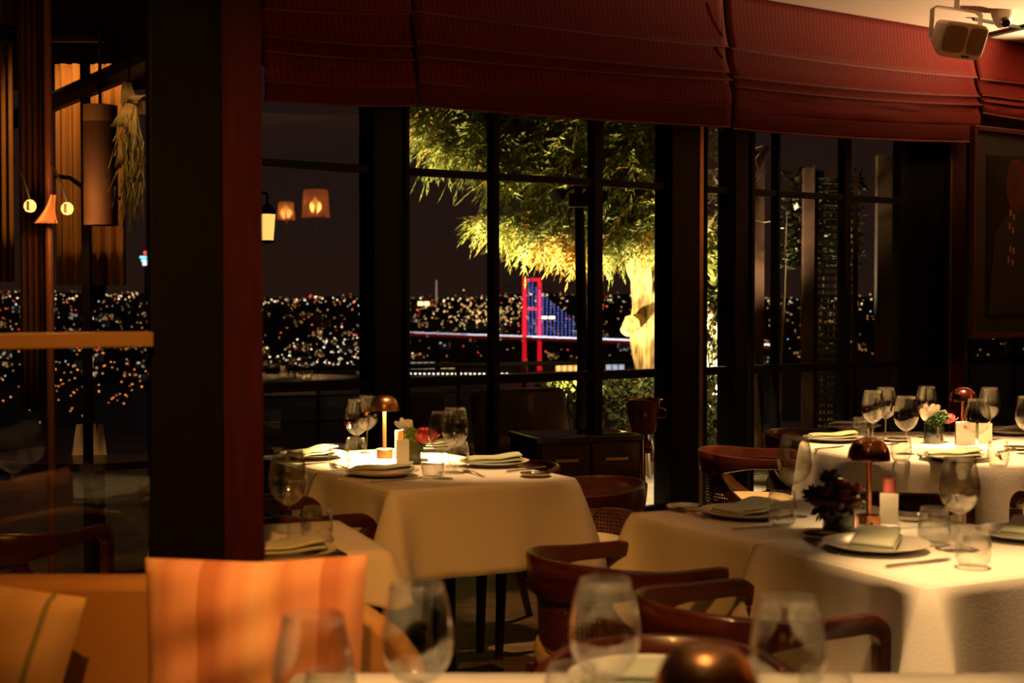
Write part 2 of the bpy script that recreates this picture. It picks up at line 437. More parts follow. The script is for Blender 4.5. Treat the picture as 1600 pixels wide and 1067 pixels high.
mb = MB().tube([WP(1129, 10, .17), WP(1129.5, 100, .17), WP(1127.5, 130, .19), WP(1128, 205, .2)], .005, 6)
tag(mb.build('blind_cord', M['twig']), 'pale pull cord hanging between two red blinds', 'cord')

# ceiling fittings ----------------------------------------------------
sp = thing('loudspeaker', 'white two cone loudspeaker bracketed under the ceiling', 'speaker', (0,0,0))
c = P(1492, 58, 9.55); sp.location = c; sp.rotation_euler = (radians(24), radians(4), radians(16)); UPR = Matrix.Rotation(radians(-24), 4, 'X')
bw, bh, bd = .34, .235, .22
mb = MB()
secs = []
for (y, sw, sh) in ((-bd/2, 1, 1), (-bd/2+.03, 1.0, 1.0), (bd/2, .62, .72)):
    secs.append((Vector((0, y, 0)), Vector((1,0,0)), Vector((0,0,1)), bw*sw, bh*sh))
mb.sweep(secs, 32, 7); mb.build('cabinet', M['white_plastic'], sp, smooth=30, bevel=.004)
def rrect(cx, cz, w, h, y, n=28, pw=5):
    mb = MB(); top = []
    for dy in (0, -.012):
        row = []
        for j in range(n):
            t = 2*pi*j/n; k = (abs(cos(t))**pw+abs(sin(t))**pw)**(-1/pw); row.append((cx+w/2*cos(t)*k, y+dy, cz+h/2*sin(t)*k))
        top.append(row)
    mb.grid(top, cv=True); b = len(mb.V); mb.Fc.append(tuple(range(b-n, b))); return mb
rrect(-.068, .008, .165, .175, -bd/2+.004).build('grille', M['grille'], sp)
rrect(.095, .008, .118, .175, -bd/2+.004).build('grille', M['grille'], sp)
MB().box((.045, -bd/2-.004, -bh/2+.018), (.055, .008, .012)).build('badge', M['black'], sp, smooth=0)
mb = MB()
pts = [(-bw/2-.012, 0, -.02), (-bw/2-.014, 0, .165), (-bw/2+.01, 0, .185), (bw/2-.01, 0, .185), (bw/2+.014, 0, .165), (bw/2+.012, 0, -.02)]
for a, b in zip(pts, pts[1:]):
    a = Vector(a); b = Vector(b); d = b-a; mb.box((a+b)/2, (d.length+.006, .045, .007), Matrix.Rotation(-atan2(d.z, d.x), 3, 'Y'))
mb.build('bracket', M['white_plastic'], sp, smooth=0, M=UPR)
MB().tube([(0, 0, .183), (0.0, .0, .31)], .02, 12).build('mounting_stem', M['white_plastic'], sp, M=UPR)
cm = thing('dome_camera', 'small white security camera with dark lens on ceiling', 'camera', G(1567, 18, CEIL))
MB().lathe([(.0, -.12), (.03, -.115), (.055, -.09), (.075, -.04), (.085, 0), (0, 0)], 24).build('housing', M['white_plastic'], cm)
MB().tube([(-.005, -.045, -.075), (-.005, -.085, -.10)], [.034, .030], 18).build('lens', M['top_glass'], cm)
a = G(1540, 57, CEIL-.01); b = G(1600, 43, CEIL-.01); d = (b-a); 
mb = MB().box((a+b)/2 + d*.3, (d.length*1.6, .06, .018), Matrix.Rotation(atan2(d.y, d.x), 3, 'Z'))
tag(mb.build('ceiling_slot', M['black'], smooth=0), 'thin black slot diffuser in the cream ceiling beside camera', 'vent')

# framed painting at right -------------------------------------------
pt = thing('framed_painting', 'dark framed portrait hanging at the right edge', 'painting', (0,0,0))
PO = .55
t0 = wt(1517, PO); t1 = t0 + 1.35; zt = WP(1520, 196, PO).z; zb = WP(1517, 529, PO).z
pt.location = WL((t0+t1)/2, zb, PO); pt.rotation_euler = (0, 0, TH)
W_, H_ = t1-t0, zt-zb
mb = MB()
for (cx, cz, w, h) in ((-W_/2+.0175, H_/2, .035, H_), (W_/2-.0175, H_/2, .035, H_), (0, .0175, W_-.07, .035), (0, H_-.0175, W_-.07, .035)): mb.box((cx, 0, cz), (w, .05, h))
mb.build('frame', mat('red_frame', (.05,.007,.006), .4), pt, smooth=0, bevel=.004)
MB().box((0, .008, H_/2), (W_-.06, .012, H_-.06)).build('mount', M['black'], pt, smooth=0)
m = mat('painted_backdrop', (.020,.020,.010), .3, col2=(.007,.003,.004), nscale=5)
MB().box((.05, -.001, H_/2-.02), (W_-.24, .006, H_-.36)).build('canvas', m, pt, smooth=0)
def flat(poly, y0, y1):
    mb = MB(); n = len(poly)
    for y in (y0, y1):
        for p in poly: mb.v((p[0], y, p[1]))
    mb.Fc.append(tuple(range(n))); mb.Fc.append(tuple(range(n, 2*n))[::-1])
    for i in range(n): mb.Fc.append((i, n+i, n+(i+1)%n, (i+1)%n))
    return mb
flat([(-W_/2+.2, .17), (-W_/2+.22, .45), (-W_/2+.27, .78), (-W_/2+.42, .92), (-W_/2+.55, .97), (.1, .95), (.3, .85), (.42, .6), (.45, .17)], -.007, -.004).build('painted_coat', M['black'], pt, smooth=0)
flat([(-W_/2+.47+.13*cos(a)+.05, 1.13+.20*sin(a)) for a in [i*pi/12 for i in range(24)]], -.009, -.005).build('painted_face', mat('painted_face', (.07,.022,.010), .4, noise=.6, nscale=9), pt, smooth=0)
pk = mat('pink_daub', (.35,.14,.12), .5)
for (a, b) in ((.44, .93), (.48, .90), (.43, .83), (.47, .80), (.44, .66), (.48, .65), (.42, .58), (.47, .56)):
    MB().box((-W_/2+a, -.010, b), (.018, .006, .045)).build('painted_button', pk, pt, smooth=0)
MB().box((0, 0, CEIL-zb-.012), (W_, .02, .02)).build('picture_rail', M['black'], pt, smooth=0)

# ------------------------------------------------------------------ terrace and garden outside
def terr(t, o): return xy(WL(t, 0, o))
poly = [terr(-9, -.07), terr(T_END+1, -.07), terr(T_END+1, -4.6), terr(-9, -4.6)]
struct(slab(poly, -.2, -.03), 'floor_terrace', M['terrace'])
poly = [xy(KL(LG-1, 0, -.04)), xy(KL(-.1, 0, -.04)), xy(WL(T_BEG-.03, 0, .07)), terr(-9, .07)]
struct(slab(poly, -.2, -.03), 'floor_terrace', M['terrace'])

def frond(mb, p, d, L, up=Vector((0,0,1)), droop=.5, pairs=5, wid=.30, rnd=random):
    d = d.normalized(); side = d.cross(up)
    if side.length < .05: side = Vector((1,0,0))
    side.normalize(); prev = p; n = pairs
    for i in range(n):
        f = (i+1)/n
        q = p + d*(L*f) + Vector((0,0,-droop*L*f*f*.5))
        w = L*wid*(1-.75*f) * (.7+.6*rnd.random())
        ax = (q-prev)
        for s in (-1, 1):
            tip = prev + ax*1.25 + side*s*w + Vector((0,0,(rnd.random()-.6)*w*.7))
            a = mb.v(prev); b = mb.v(prev+ax*.55); c = mb.v(tip); mb.Fc.append((a, b, c) if s > 0 else (a, c, b))
        prev = q
    a = mb.v(prev - side*L*.03); b = mb.v(prev + side*L*.03); c = mb.v(prev + d*L*.14 - Vector((0,0,droop*L*.1))); mb.Fc.append((a, b, c))
def leafq(mb, p, d, L, w, rnd=random):
    d = d.normalized(); s = d.cross(Vector((rnd.random()-.5, rnd.random()-.5, rnd.random()-.5)))
    if s.length < 1e-3: s = Vector((1,0,0))
    s.normalize()
    i = [mb.v(p), mb.v(p+d*L*.45+s*w), mb.v(p+d*L), mb.v(p+d*L*.45-s*w)]; mb.Fc.append(tuple(i))
def limb(mb, pts, rad, n=14, amp=.15, fr=9):
    k = len(pts); dense = []; rr = []
    for i in range(k-1):
        for q in range(6):
            f = q/6; dense.append(Vector(pts[i]).lerp(Vector(pts[i+1]), f)); rr.append(rad[i]+(rad[i+1]-rad[i])*f)
    dense.append(Vector(pts[-1])); rr.append(rad[-1])
    b = len(mb.V); mb.tube(dense, rr, n)
    for i, c in enumerate(dense):
        for j in range(n):
            v = Vector(mb.V[b+i*n+j]); a = 2*pi*j/n
            s = 1 + amp*(sin(3*a+.6*i)+.7*sin(5*a-.4*i)+.6*sin(8*a+.15*i))*.6
            mb.V[b+i*n+j] = tuple(c + (v-c)*s)
# the lit conifer
TY = 12.6
tr = thing('conifer_tree', 'tall floodlit conifer with shaggy pale trunk beyond the window', 'tree', P(1014, 690, TY))
tr.location.z = -.03; inv = Matrix.Translation(-tr.location)
mb = MB()
base = Vector((tr.location.x, TY, -.03))
limb(mb, [base, P(1013, 580, TY), P(1012, 500, TY), P(1010, 440, TY), P(1006, 400, TY), P(1000, 340, TY), P(988, 260, TY), P(980, 180, TY), P(985, 60, TY)], [.155, .115, .145, .135, .15, .10, .085, .07, .03], 26, .16)
mb.build('trunk', M['bark'], tr, smooth=50, M=inv)
def brn(pts, rad, m='bark'):
    mb = MB(); limb(mb, pts, rad, 10, .12); mb.build('branch', M[m], tr, smooth=50, M=inv)
brn([P(1012, 470, TY), P(1030, 462, TY-.15), P(1052, 452, TY-.3), P(1062, 440, TY-.35)], [.07, .06, .055, .045])
brn([P(1004, 415, TY), P(975, 395, TY-.2), P(945, 372, TY-.3), P(900, 350, TY-.3), P(840, 352, TY-.3), P(770, 352, TY-.3)], [.09, .055, .04, .03, .02, .01])
brn([P(1010, 400, TY), P(985, 375, TY-.4), P(950, 345, TY-.5)], [.07, .05, .03])
brn([P(1010, 392, TY), P(1030, 330, TY-.2), P(1046, 230, TY-.2), P(1052, 120, TY)], [.07, .055, .05, .02])
brn([P(1000, 335, TY), P(930, 270, TY-.2), P(850, 235, TY-.2), P(720, 200, TY-.1)], [.06, .04, .03, .01])
brn([P(990, 270, TY), P(960, 200, TY+.2), P(900, 130, TY)], [.05, .035, .015])
brn([P(985, 230, TY), P(870, 150, TY-.1), P(740, 120, TY)], [.05, .03, .01])
mb = MB().tube([P(1000, 500, TY-.12), P(988, 505, TY-.26), P(976, 520, TY-.3)], [.06, .085, .05], 7); mb.build('cut_stub', M['bark'], tr, M=inv)
blobs = [(640,185,32,16,170),(700,190,62,40,420),(770,215,55,45,420),(715,235,40,22,150),(830,240,60,50,520),(890,200,60,45,420),(800,275,50,22,220),(870,290,45,30,260),
 (960,220,60,55,560),(940,300,45,45,420),(1010,260,45,60,480),(1000,340,45,50,430),(1035,350,24,60,260),(960,350,45,35,330),(1030,215,30,45,240),(1045,300,14,60,140),
 (775,345,36,10,150),(830,342,50,18,270),(800,358,42,14,200),(880,358,50,22,300),(855,378,46,14,260),(905,392,36,14,240),(940,385,30,16,220),(960,372,36,22,220),(1000,372,36,20,200),(1035,385,18,20,110),
 (720,130,80,40,260),(850,120,90,50,300),(980,110,80,60,300),(1040,120,40,60,160)]
g = MB(); dr = MB(); R = random.Random(3)
for (bx, by, rx, ry, n) in blobs:
    for _ in range(int(n*1.25)):
        a = R.random()*2*pi; r = sqrt(R.random()); px = bx+rx*r*cos(a); py = by+ry*r*sin(a)
        Y = TY - .75 + R.random()*1.5 * (1-.3*r)
        p = P(px, py, Y)
        d = Vector((-.55+R.gauss(0,.55), R.gauss(0,.5), -.15+R.gauss(0,.35)))
        dry = R.random() < (.75 if (abs(px-880) < 45 and 370 < py < 425) else .08)
        frond(dr if dry else g, p, d, (.11+.13*R.random()) if by > 340 else .13+.17*R.random(), droop=.4+R.random()*.6, rnd=R)
o = g.build('foliage', M['frond'], tr, smooth=0, M=inv); o['kind'] = 'stuff'; o['label'] = 'yellow green drooping needle sprays'
o = dr.build('dry_foliage', M['dry'], tr, smooth=0, M=inv); o['kind'] = 'stuff'; o['label'] = 'orange brown dried sprays'
# bare pale tree right of the post
BT = 12.5
bt = thing('bare_tree', 'pale leafless tree with tangled twigs right of the thick post', 'tree', (P(1180, 470, BT).x, BT, -.03)); inv = Matrix.Translation(-bt.location)
mb = MB(); limb(mb, [Vector((bt.location.x, BT, -.03)), P(1165, 560, BT), P(1075, 460, BT-.1), P(1085, 390, BT-.1), P(1110, 348, BT-.2), P(1150, 308, BT-.2), P(1200, 230, BT)], [.09, .085, .075, .07, .068, .06, .03], 12, .12); mb.build('trunk', M['twig'], bt, smooth=60, M=inv)
mb = MB()
for _ in range(150):
    p = P(R.uniform(1085, 1160), R.uniform(205, 330), BT+R.uniform(-.3, .3)); d = Vector((R.gauss(0,1), R.gauss(0,.4), R.gauss(.2,.7))).normalized()
    pts = [p]
    for i in range(4): d = (d+Vector((R.gauss(0,.35), R.gauss(0,.3), R.gauss(0,.35)))).normalized(); pts.append(pts[-1]+d*.09)
    mb.tube(pts, [.009, .008, .006, .005, .003], 5)
o = mb.build('twigs', M['twig'], bt, M=inv); o['kind'] = 'stuff'
mb = MB()
for _ in range(800):
    px = R.uniform(1090, 1162); py = R.uniform(330, 440); p = P(px, py, BT+R.uniform(-.4, .2))
    leafq(mb, p, Vector((R.gauss(0,1), R.gauss(0,1), R.gauss(-.3,.6))), .06+.05*R.random(), .015+.012*R.random(), R)
o = mb.build('foliage', M['frond'], bt, smooth=0, M=inv); o['kind'] = 'stuff'
# hedge
def hedge(name, label, px0, px1, py0, py1, Y0, Y1, n, m, zb=-.03, Lf=(.04, .08)):
    c = P((px0+px1)/2, py1, (Y0+Y1)/2); t = thing(name, label, 'hedge' if name == 'hedge' else 'shrub', (c.x, c.y, zb)); inv = Matrix.Translation(-t.location)
    mb = MB(); st = MB()
    for _ in range(n):
        Y = R.uniform(Y0, Y1); px = R.uniform(px0, px1); py = R.uniform(py0, py1)
        leafq(mb, P(px, py, Y), Vector((R.gauss(0,1), R.gauss(0,1), R.gauss(.2,.8))), R.uniform(*Lf), R.uniform(.012, .026), R)
    for _ in range(18):
        p = P(R.uniform(px0, px1), py0+.4*(py1-py0), R.uniform(Y0, Y1)); b = Vector((p.x+R.gauss(0,.05), p.y, zb)); st.tube([b, (b+p)/2+Vector((R.gauss(0,.05),0,0)), p], [.012, .009, .005], 5)
    o = mb.build('foliage', M[m], t, smooth=0, M=inv); o['kind'] = 'stuff'
    st.build('stems', M['twig'], t, M=inv)
    return t
hedge('hedge', 'leafy clipped hedge glinting below the lit trunk', 955, 1165, 588, 690, 11.2, 11.7, 2600, 'leaf')
hedge('shrub', 'dark loose shrub left of the glinting hedge', 840, 950, 592, 650, 11.9, 12.3, 700, 'leaf')
hedge('bamboo_shrub', 'thin airy bamboo stems right of the thick window post', 1098, 1165, 440, 590, 11.78, 12.0, 420, 'leaf', Lf=(.05, .10))
# terrace railing
rl = thing('terrace_railing', 'dark metal railing at the terrace edge above the city', 'railing', (0, 0, 0)); 
ra = Vector((P(380, 560, 12.0).x, 12.0, 0)); rb = Vector((P(1190, 560, 14.2).x, 14.2, 0)); rl.location = (ra+rb)/2; rl.location.z = -.03; inv = Matrix.Translation(-rl.location)
rd = (rb-ra)
for z, r in ((.80, .022), (.56, .012), (.34, .012)):
    MB().tube([ra+Vector((0,0,z)), rb+Vector((0,0,z))], r, 8).build('rail', M['black_frame'], rl, M=inv)
for i in range(9):
    p = ra+rd*(i/8); MB().tube([p+Vector((0,0,-.03)), p+Vector((0,0,.80))], .02, 8).build('post', M['black_frame'], rl, M=inv)
# spotlight pole
LYP = 11.0
lp = thing('spotlight_pole', 'dark pole with two spotlight heads in front of the conifer', 'lamp post', (P(906, 470, LYP).x, LYP, -.03)); inv = Matrix.Translation(-lp.location)
MB().tube([Vector((lp.location.x, LYP, -.03)), P(911, 560, LYP), P(905, 340, LYP), P(903, 282, LYP)], [.05, .045, .04, .035], 14).build('pole', M['black_frame'], lp, M=inv)
c = P(905, 313, LYP-.06); MB().box(c, (.165, .10, .105)).build('junction_box', M['black_frame'], lp, smooth=0, M=inv, bevel=.006)
for sx in (-1, 1):
    a = P(905+sx*8, 292, LYP); b = P(905+sx*24, 301, LYP-.05); e = P(905+sx*37, 308, LYP-.12); h = MB().tube([a, b], .012, 8); h.tube([b, (b+e)/2, e], [.03, .05, .055], 16); h.build('spotlight_head', M['black_frame'], lp, M=inv)
MB().tube([P(897, 318, LYP-.06), P(889, 335, LYP-.06), P(890, 352, LYP-.05), P(900, 360, LYP-.05)], .008, 6).build('cable', M['black'], lp, M=inv)
# lantern half hidden by the pillar
ln = thing('wall_lantern', 'small yellow lantern with black cap beside the pillar', 'lantern', P(418, 376, 9.2)); inv = Matrix.Translation(-ln.location)
MB().lathe([(.0, .005), (.038, .0), (.052, .17), (.0, .175)], 6).build('glass_body', emis('lantern_glow', (1,.55,.12), .75), ln, smooth=0)
MB().lathe([(.066, .17), (.05, .20), (.02, .235), (.0, .25)], 6).build('cap', M['black'], ln, smooth=0)
MB().lathe([(.0, -.02), (.045, -.018), (.045, .002), (.0, .002)], 6).build('base', M['black'], ln, smooth=0)
MB().tube([(0, 0, .24), (0, .0, .30), (-.12, .05, .34), (-.3, .1, .34)], .01, 8).build('bracket', M['black'], ln)
MB().tube([(-.3, .1, .42), (-.3, .1, -ln.location.z-.03)], .03, 10).build('pole', M['black'], ln)
# lounge seats on the terrace
def lounge(name, label, px, Y, w, rot, group=None):
    p = P(px, 600, Y); t = thing(name, label, 'outdoor seat', (p.x, p.y, -.03), rot)
    MB().box((0, 0, .2), (w, .72, .12)).build('frame', M['dark_wood'], t, smooth=0, bevel=.01)
    for sx in (-1, 1):
        for sy in (-1, 1): MB().tube([(sx*(w/2-.06), sy*.3, 0), (sx*(w/2-.06), sy*.3, .16)], .025, 8).build('leg', M['dark_wood'], t)
    n = max(1, round(w/.65)); cw = (w-.1)/n
    for i in range(n):
        x = -w/2+.05+cw*(i+.5)
        MB().box((x, -.02, .34), (cw-.02, .62, .15)).build('seat_cushion', M['stone'], t, smooth=180, bevel=.05)
        MB().box((x, .27, .56), (cw-.03, .16, .40), Matrix.Rotation(radians(-12), 3, 'X')).build('back_cushion', M['stone'], t, smooth=180, bevel=.06)
    return t
lounge('outdoor_armchair', 'sand cushioned armchair on the terrace behind the table lamp', 655, 10.0, .72, TH-.2)
lounge('outdoor_sofa', 'low cushioned sofa on the dark terrace behind cabinet', 838, 10.35, .9, TH-.15)
# pilasters and louvred shutter beyond the right hand panes
def pil(px0, px1, py0, py1, Y, label, m):
    a = P(px0, py0, Y); b = P(px1, py1, Y); mb = MB().box(((a.x+b.x)/2, Y+.05, (a.z-.03)/2), (b.x-a.x, .1, a.z+.03))
    o = mb.build('pilaster', m, smooth=0); tag(o, label, 'pilaster'); return o
pm = mat('brown_render', (.07,.03,.014), .85, noise=.3, nscale=5)
pil(1171, 1194, 236, 470, 12.6, 'brown pilaster outside nearest the thick post', pm)
pil(1257, 1271, 262, 640, 12.4, 'slim brown pilaster beside the louvred shutter', pm)
pil(1372, 1396, 242, 480, 12.9, 'brown pilaster outside at far right of the dark panes', pm)
SY = 12.5
a = P(1271, 262, SY); b = P(1338, 640, SY); shw = b.x-a.x
sh = thing('louvred_shutter', 'tall dark louvred shutter with light between slats', 'shutter', ((a.x+b.x)/2, SY, -.03))
MB().box((-shw/2+.02, 0, a.z/2), (.04, .05, a.z)).box((shw/2-.02, 0, a.z/2), (.04, .05, a.z)).box((0, 0, a.z-.03), (shw-.08, .05, .06)).box((0, 0, .05), (shw-.08, .05, .1)).build('frame', M['dark_wood'], sh, smooth=0)
mb = MB()
z = .15
while z < a.z-.08:
    mb.box((0, 0, z), (shw-.08, .055, .008), Matrix.Rotation(radians(24), 3, 'X')); z += .062
o = mb.build('slats', M['dark_wood'], sh, smooth=0)
hedge('shrub', 'lit shrub seen through the louvred shutter', 1225, 1345, 270, 420, 12.9, 13.3, 1500, 'leaf', Lf=(.06, .11))

# ------------------------------------------------------------------ the city across the water
def ysh(X, Y): 
    return 2280 + 620/(1+exp(-(X/max(Y,1)*2222+150)/22))
def terrain(X, Y):
    ys = ysh(X, Y); s = Y-ys
    if s < 0: return -133
    far = 150 + 10*sin(X/310.) + 7*sin(X/97.+1)
    return -130 + far*min(1, s/(5300-ys))**.9 + 4*sin(X/60.)*min(1, s/400)
rows = []
for i in range(46):
    Y = 2150 + (5500-2150)*(i/45)
    rows.append([(f*Y, Y, terrain(f*Y, Y)) for f in [-.5+j*.0125 for j in range(81)]])
struct(MB().grid(rows), 'hill_far', M['soil'])
struct(MB().box((0, 2600, -132), (9000, 7000, .5)), 'water', M['sea'])
struct(MB().grid([[(x, 60+i*150, -30-i*12.5) for x in (-900, -450, 0, 300, 700)] for i in range(9)]), 'hill_near', M['soil'])
def winmat(name, thr, col, s):
    m = bpy.data.materials.new(name); m.use_nodes = True; nt = m.node_tree; b = nt.nodes['Principled BSDF']; b.inputs['Base Color'].default_value = (.10,.08,.06,1)
    g = nt.nodes.new('ShaderNodeNewGeometry'); mp = nt.nodes.new('ShaderNodeVectorMath'); mp.operation = 'SCALE'; mp.inputs['Scale'].default_value = .36
    fl = nt.nodes.new('ShaderNodeVectorMath'); fl.operation = 'FLOOR'; wn = nt.nodes.new('ShaderNodeTexWhiteNoise')
    gt = nt.nodes.new('ShaderNodeMath'); gt.operation = 'GREATER_THAN'; gt.inputs[1].default_value = thr
    mu = nt.nodes.new('ShaderNodeMath'); mu.operation = 'MULTIPLY'; mu.inputs[1].default_value = s
    ad = nt.nodes.new('ShaderNodeMath'); ad.operation = 'ADD'; ad.inputs[1].default_value = .003
    nt.links.new(g.outputs['Position'], mp.inputs[0]); nt.links.new(mp.outputs[0], fl.inputs[0]); nt.links.new(fl.outputs[0], wn.inputs['Vector'])
    nt.links.new(wn.outputs['Value'], gt.inputs[0]); nt.links.new(gt.outputs[0], mu.inputs[0]); nt.links.new(mu.outputs[0], ad.inputs[0])
    b.inputs['Emission Color'].default_value = (*col, 1); nt.links.new(ad.outputs[0], b.inputs['Emission Strength']); m.cycles.emission_sampling = 'NONE'
    return m
WM = [winmat('lit_windows_warm', .90, (1,.5,.15), .4), winmat('lit_windows_white', .93, (1,.85,.6), .4)]
C = random.Random(11)
hp = []
for k in range(2):
    for (w, d, h) in ((14, 12, 11), (22, 13, 16)):
        t = thing('town_house', 'far house with lit windows on the opposite shore', 'building', (0,0,0), 0, 'distant houses with lit windows')
        MB().box((0, 0, h/2), (w, d, h)).build('wall', WM[k], t, smooth=0)
        rf = MB(); b = [rf.v((sx*w*.53, sy*d*.53, h)) for sx, sy in ((-1,-1),(1,-1),(1,1),(-1,1))]; r1 = rf.v((-w*.25, 0, h+4)); r2 = rf.v((w*.25, 0, h+4))
        rf.Fc += [(b[0], b[1], r2, r1), (b[1], b[2], r2), (b[2], b[3], r1, r2), (b[3], b[0], r1), (b[3], b[2], b[1], b[0])]
        rf.build('roof', M['soil'], t, smooth=0)
        hp.append(Proto(t))
def rndspot(px0=-40, px1=1640, pw=.8, smax=1.0):
    for _ in range(40):
        px = C.uniform(px0, px1); f = (px-800)/F
        Y = 2300+3000*C.random()**pw*smax; X = f*Y
        if Y-ysh(X, Y) > 15: return X, Y
    return X, 3200
used = [(P(831,570,2700).x,2700), (P(819,570,2700).x,2700), (P(843,570,2700).x,2700), (P(887,570,2480).x,2480), (P(960,570,2500).x,2500), (P(660,570,2560).x,2560), (P(700,570,2560).x,2560)]
for i in range(150):
    for _ in range(60):
        X, Y = rndspot(-20, 1560, 1.2, .6)
        if all((X-a)**2+(Y-b_)**2 > 42**2 for a, b_ in used): break
    used.append((X, Y))
    C.choice(hp).put((X, Y, terrain(X, Y)-1), C.uniform(-.6, .6), 'far house with lit windows on the opposite shore')
def octa(mb, p, r):
    b = len(mb.V); x, y, z = p
    mb.V += [(x+r,y,z),(x-r,y,z),(x,y+r,z),(x,y-r,z),(x,y,z+r),(x,y,z-r)]
    mb.Fc += [tuple(b+i for i in f) for f in ((0,2,4),(2,1,4),(1,3,4),(3,0,4),(2,0,5),(1,2,5),(3,1,5),(0,3,5))]
def lights(name, label, n, col, s, r0, r1, gen):
    mb = MB()
    for _ in range(n):
        X, Y, z = gen(); octa(mb, (X, Y, z), C.uniform(r0, r1)*.68*Y/3000)
    o = mb.build(name, emis(name, col, s), smooth=0); tag(o, label, 'lights', None, 'stuff'); return o
def gen_any(px0, px1, pw=.8, h=(4, 14)):
    def f():
        X, Y = rndspot(px0, px1, pw); return X, Y, terrain(X, Y)+C.uniform(*h)
    return f
lights('amber_city_lights', 'amber lights scattered over the hills across the water', 800, (1,.45,.11), 1.3, .7, 1.5, gen_any(-40, 1640, .75))
lights('warm_white_city_lights', 'warm white lights scattered over the hills across the water', 220, (1,.62,.28), 1.8, .7, 1.6, gen_any(-40, 1640, .75))
lights('cold_white_city_lights', 'cold bluish white lights scattered across the far shore', 90, (.6,.85,1), 2.0, .8, 1.9, gen_any(-40, 1500, 1.0))
lights('red_city_lights', 'small red lights scattered on the far shore', 90, (1,.06,.02), 2.5, 1.0, 2.0, gen_any(0, 1000, .9))
lights('ridge_lights', 'bright lights along the skyline ridge', 150, (1,.68,.34), 2.4, 1.0, 2.6, lambda: (lambda X, Y: (X, Y, terrain(X, Y)+6))(*(lambda f, Y: (f*Y, Y))(C.uniform(-.37, .10) if C.random() < .75 else C.uniform(-.37, .36), C.uniform(4700, 5250))))
def cluster(cx, cy, sx, sy, Y):
    def f():
        p = P(C.gauss(cx, sx), C.gauss(cy, sy), Y+C.uniform(-60, 60)); return p.x, p.y, p.z
    return f
lights('golden_quarter_lights', 'dense golden lights in the quarter left of bridge tower', 190, (1,.60,.20), 2.0, 1.0, 2.2, cluster(760, 492, 42, 13, 3900))
lights('harbour_lights', 'amber and white shore lights at the left of the view', 120, (1,.8,.5), 3, .9, 2.0, cluster(500, 560, 60, 22, 2500))
lights('reflected_lights', 'orange lights standing in for reflections in the left partition', 130, (1,.30,.06), 2.5, .8, 2.1, cluster(120, 590, 75, 36, 1500))  # partition reflections, placed outside as points of light
# quay with a row of lamps
q0 = P(628, 584, 2540); q1 = P(792, 584, 2540)
ql = thing('quay', 'low dark quay with an even row of white lamps', 'quay', ((q0.x+q1.x)/2, 2540, -132))
MB().box((0, 0, 0), (q1.x-q0.x+10, 20, 6)).build('quay_wall', M['soil'], ql, smooth=0)
em = emis('quay_lamp', (1,.86,.6), 4)
for i in range(24):
    x = -(q1.x-q0.x)/2+(q1.x-q0.x)*i/23; mb = MB(); octa(mb, (x, -8, q0.z+132), 1.7); mb.build('lamp', em, ql, smooth=0)
def lit_block(name, label, px0, px1, py0, py1, Y, col, s, cat='building'):
    a = P(px0, py0, Y); b = P(px1, py1, Y); h = a.z-b.z
    t = thing(name, label, cat, ((a.x+b.x)/2, Y, b.z-4))
    MB().box((0, 8, h/2), (b.x-a.x, 16, h)).build('facade', M['soil'], t, smooth=0)
    n = max(2, int((px1-px0)/9)); w = (b.x-a.x)/n
    e = emis(name+'_glow', col, s)
    for i in range(n): MB().box((-(b.x-a.x)/2+w*(i+.5), -.6, h*.55), (w*.8, 1.4, h*.6)).build('lit_window', e, t, smooth=0)
    MB().box((0, 8, h+1), (b.x-a.x+3, 18, 2)).build('roof', M['soil'], t, smooth=0)
lit_block('waterfront_hall', 'amber lit waterfront hall right of the bridge tower', 868, 905, 565, 580, 2480, (1,.52,.14), .9)
lit_block('waterfront_hall', 'cool lit pavilion below the bridge deck near the trunk', 946, 976, 564, 578, 2500, (.75,.8,1), .35)
lit_block('waterfront_hall', 'pale floodlit shed on the shore above the window bar', 641, 680, 560, 577, 2560, (.9,.72,.5), .22)
lit_block('waterfront_hall', 'small golden shed beside the pale floodlit shed', 688, 711, 562, 576, 2560, (1,.6,.2), .35)
lit_block('hill_palace', 'golden floodlit building on the skyline above the quay', 652, 672, 468, 478, 4800, (1,.68,.22), 2.2)
lit_block('hill_palace', 'long white lit terrace behind the bridge cables', 845, 868, 491, 497, 3700, (1,.9,.6), 2.0)
# transmitter tower with blue and red rings, purple roof
tw = thing('transmitter_tower', 'far slim tower with cyan ring and red beacon', 'tower', (P(228, 430, 4800).x, 4800, 0))
zt = P(228, 396, 4800).z
MB().tube([(0, 0, -60), (0, 0, zt)], [8, 4], 8).build('shaft', M['soil'], tw)
for (py, r, h, cl, nm) in ((402, 20, 3.4, (.15,.65,1), 'cyan_ring'), (407, 15, 2.5, (.6,.75,.8), 'white_ring'), (412, 11, 5, (.6,.7,.7), 'white_ring'), (395, 7, 5, (1,.05,.03), 'beacon')):
    z = P(228, py, 4800).z; MB().lathe([(0, -h), (r, -h), (r, h), (0, h)], 12, (0, 0, z)).build(nm, emis(nm, cl, 1.6), tw)
a = P(141, 430, 4700); b = P(163, 430, 4700); ph = thing('stadium_block', 'far block with glowing purple roof line', 'building', ((a.x+b.x)/2, 4700, 0))
MB().box((0, 10, a.z/2), (b.x-a.x, 20, a.z)).build('wall', M['soil'], ph, smooth=0); MB().box((0, 0, a.z+1.5), (b.x-a.x, 6, 4)).build('roof_light', emis('purple_glow', (.38,.10,1), 1.6), ph, smooth=0)
mt = thing('radio_mast', 'thin lattice mast on the skyline above the golden building', 'mast', (P(682, 470, 4900).x, 4900, 0))
MB().tube([(0, 0, -10), (0, 0, P(682, 437, 4900).z)], [5, 1.5], 6).build('lattice', mat('mast_grey', (.2,.16,.1), .8, emit=(1,.7,.3), estr=.06), mt)
mb = MB()
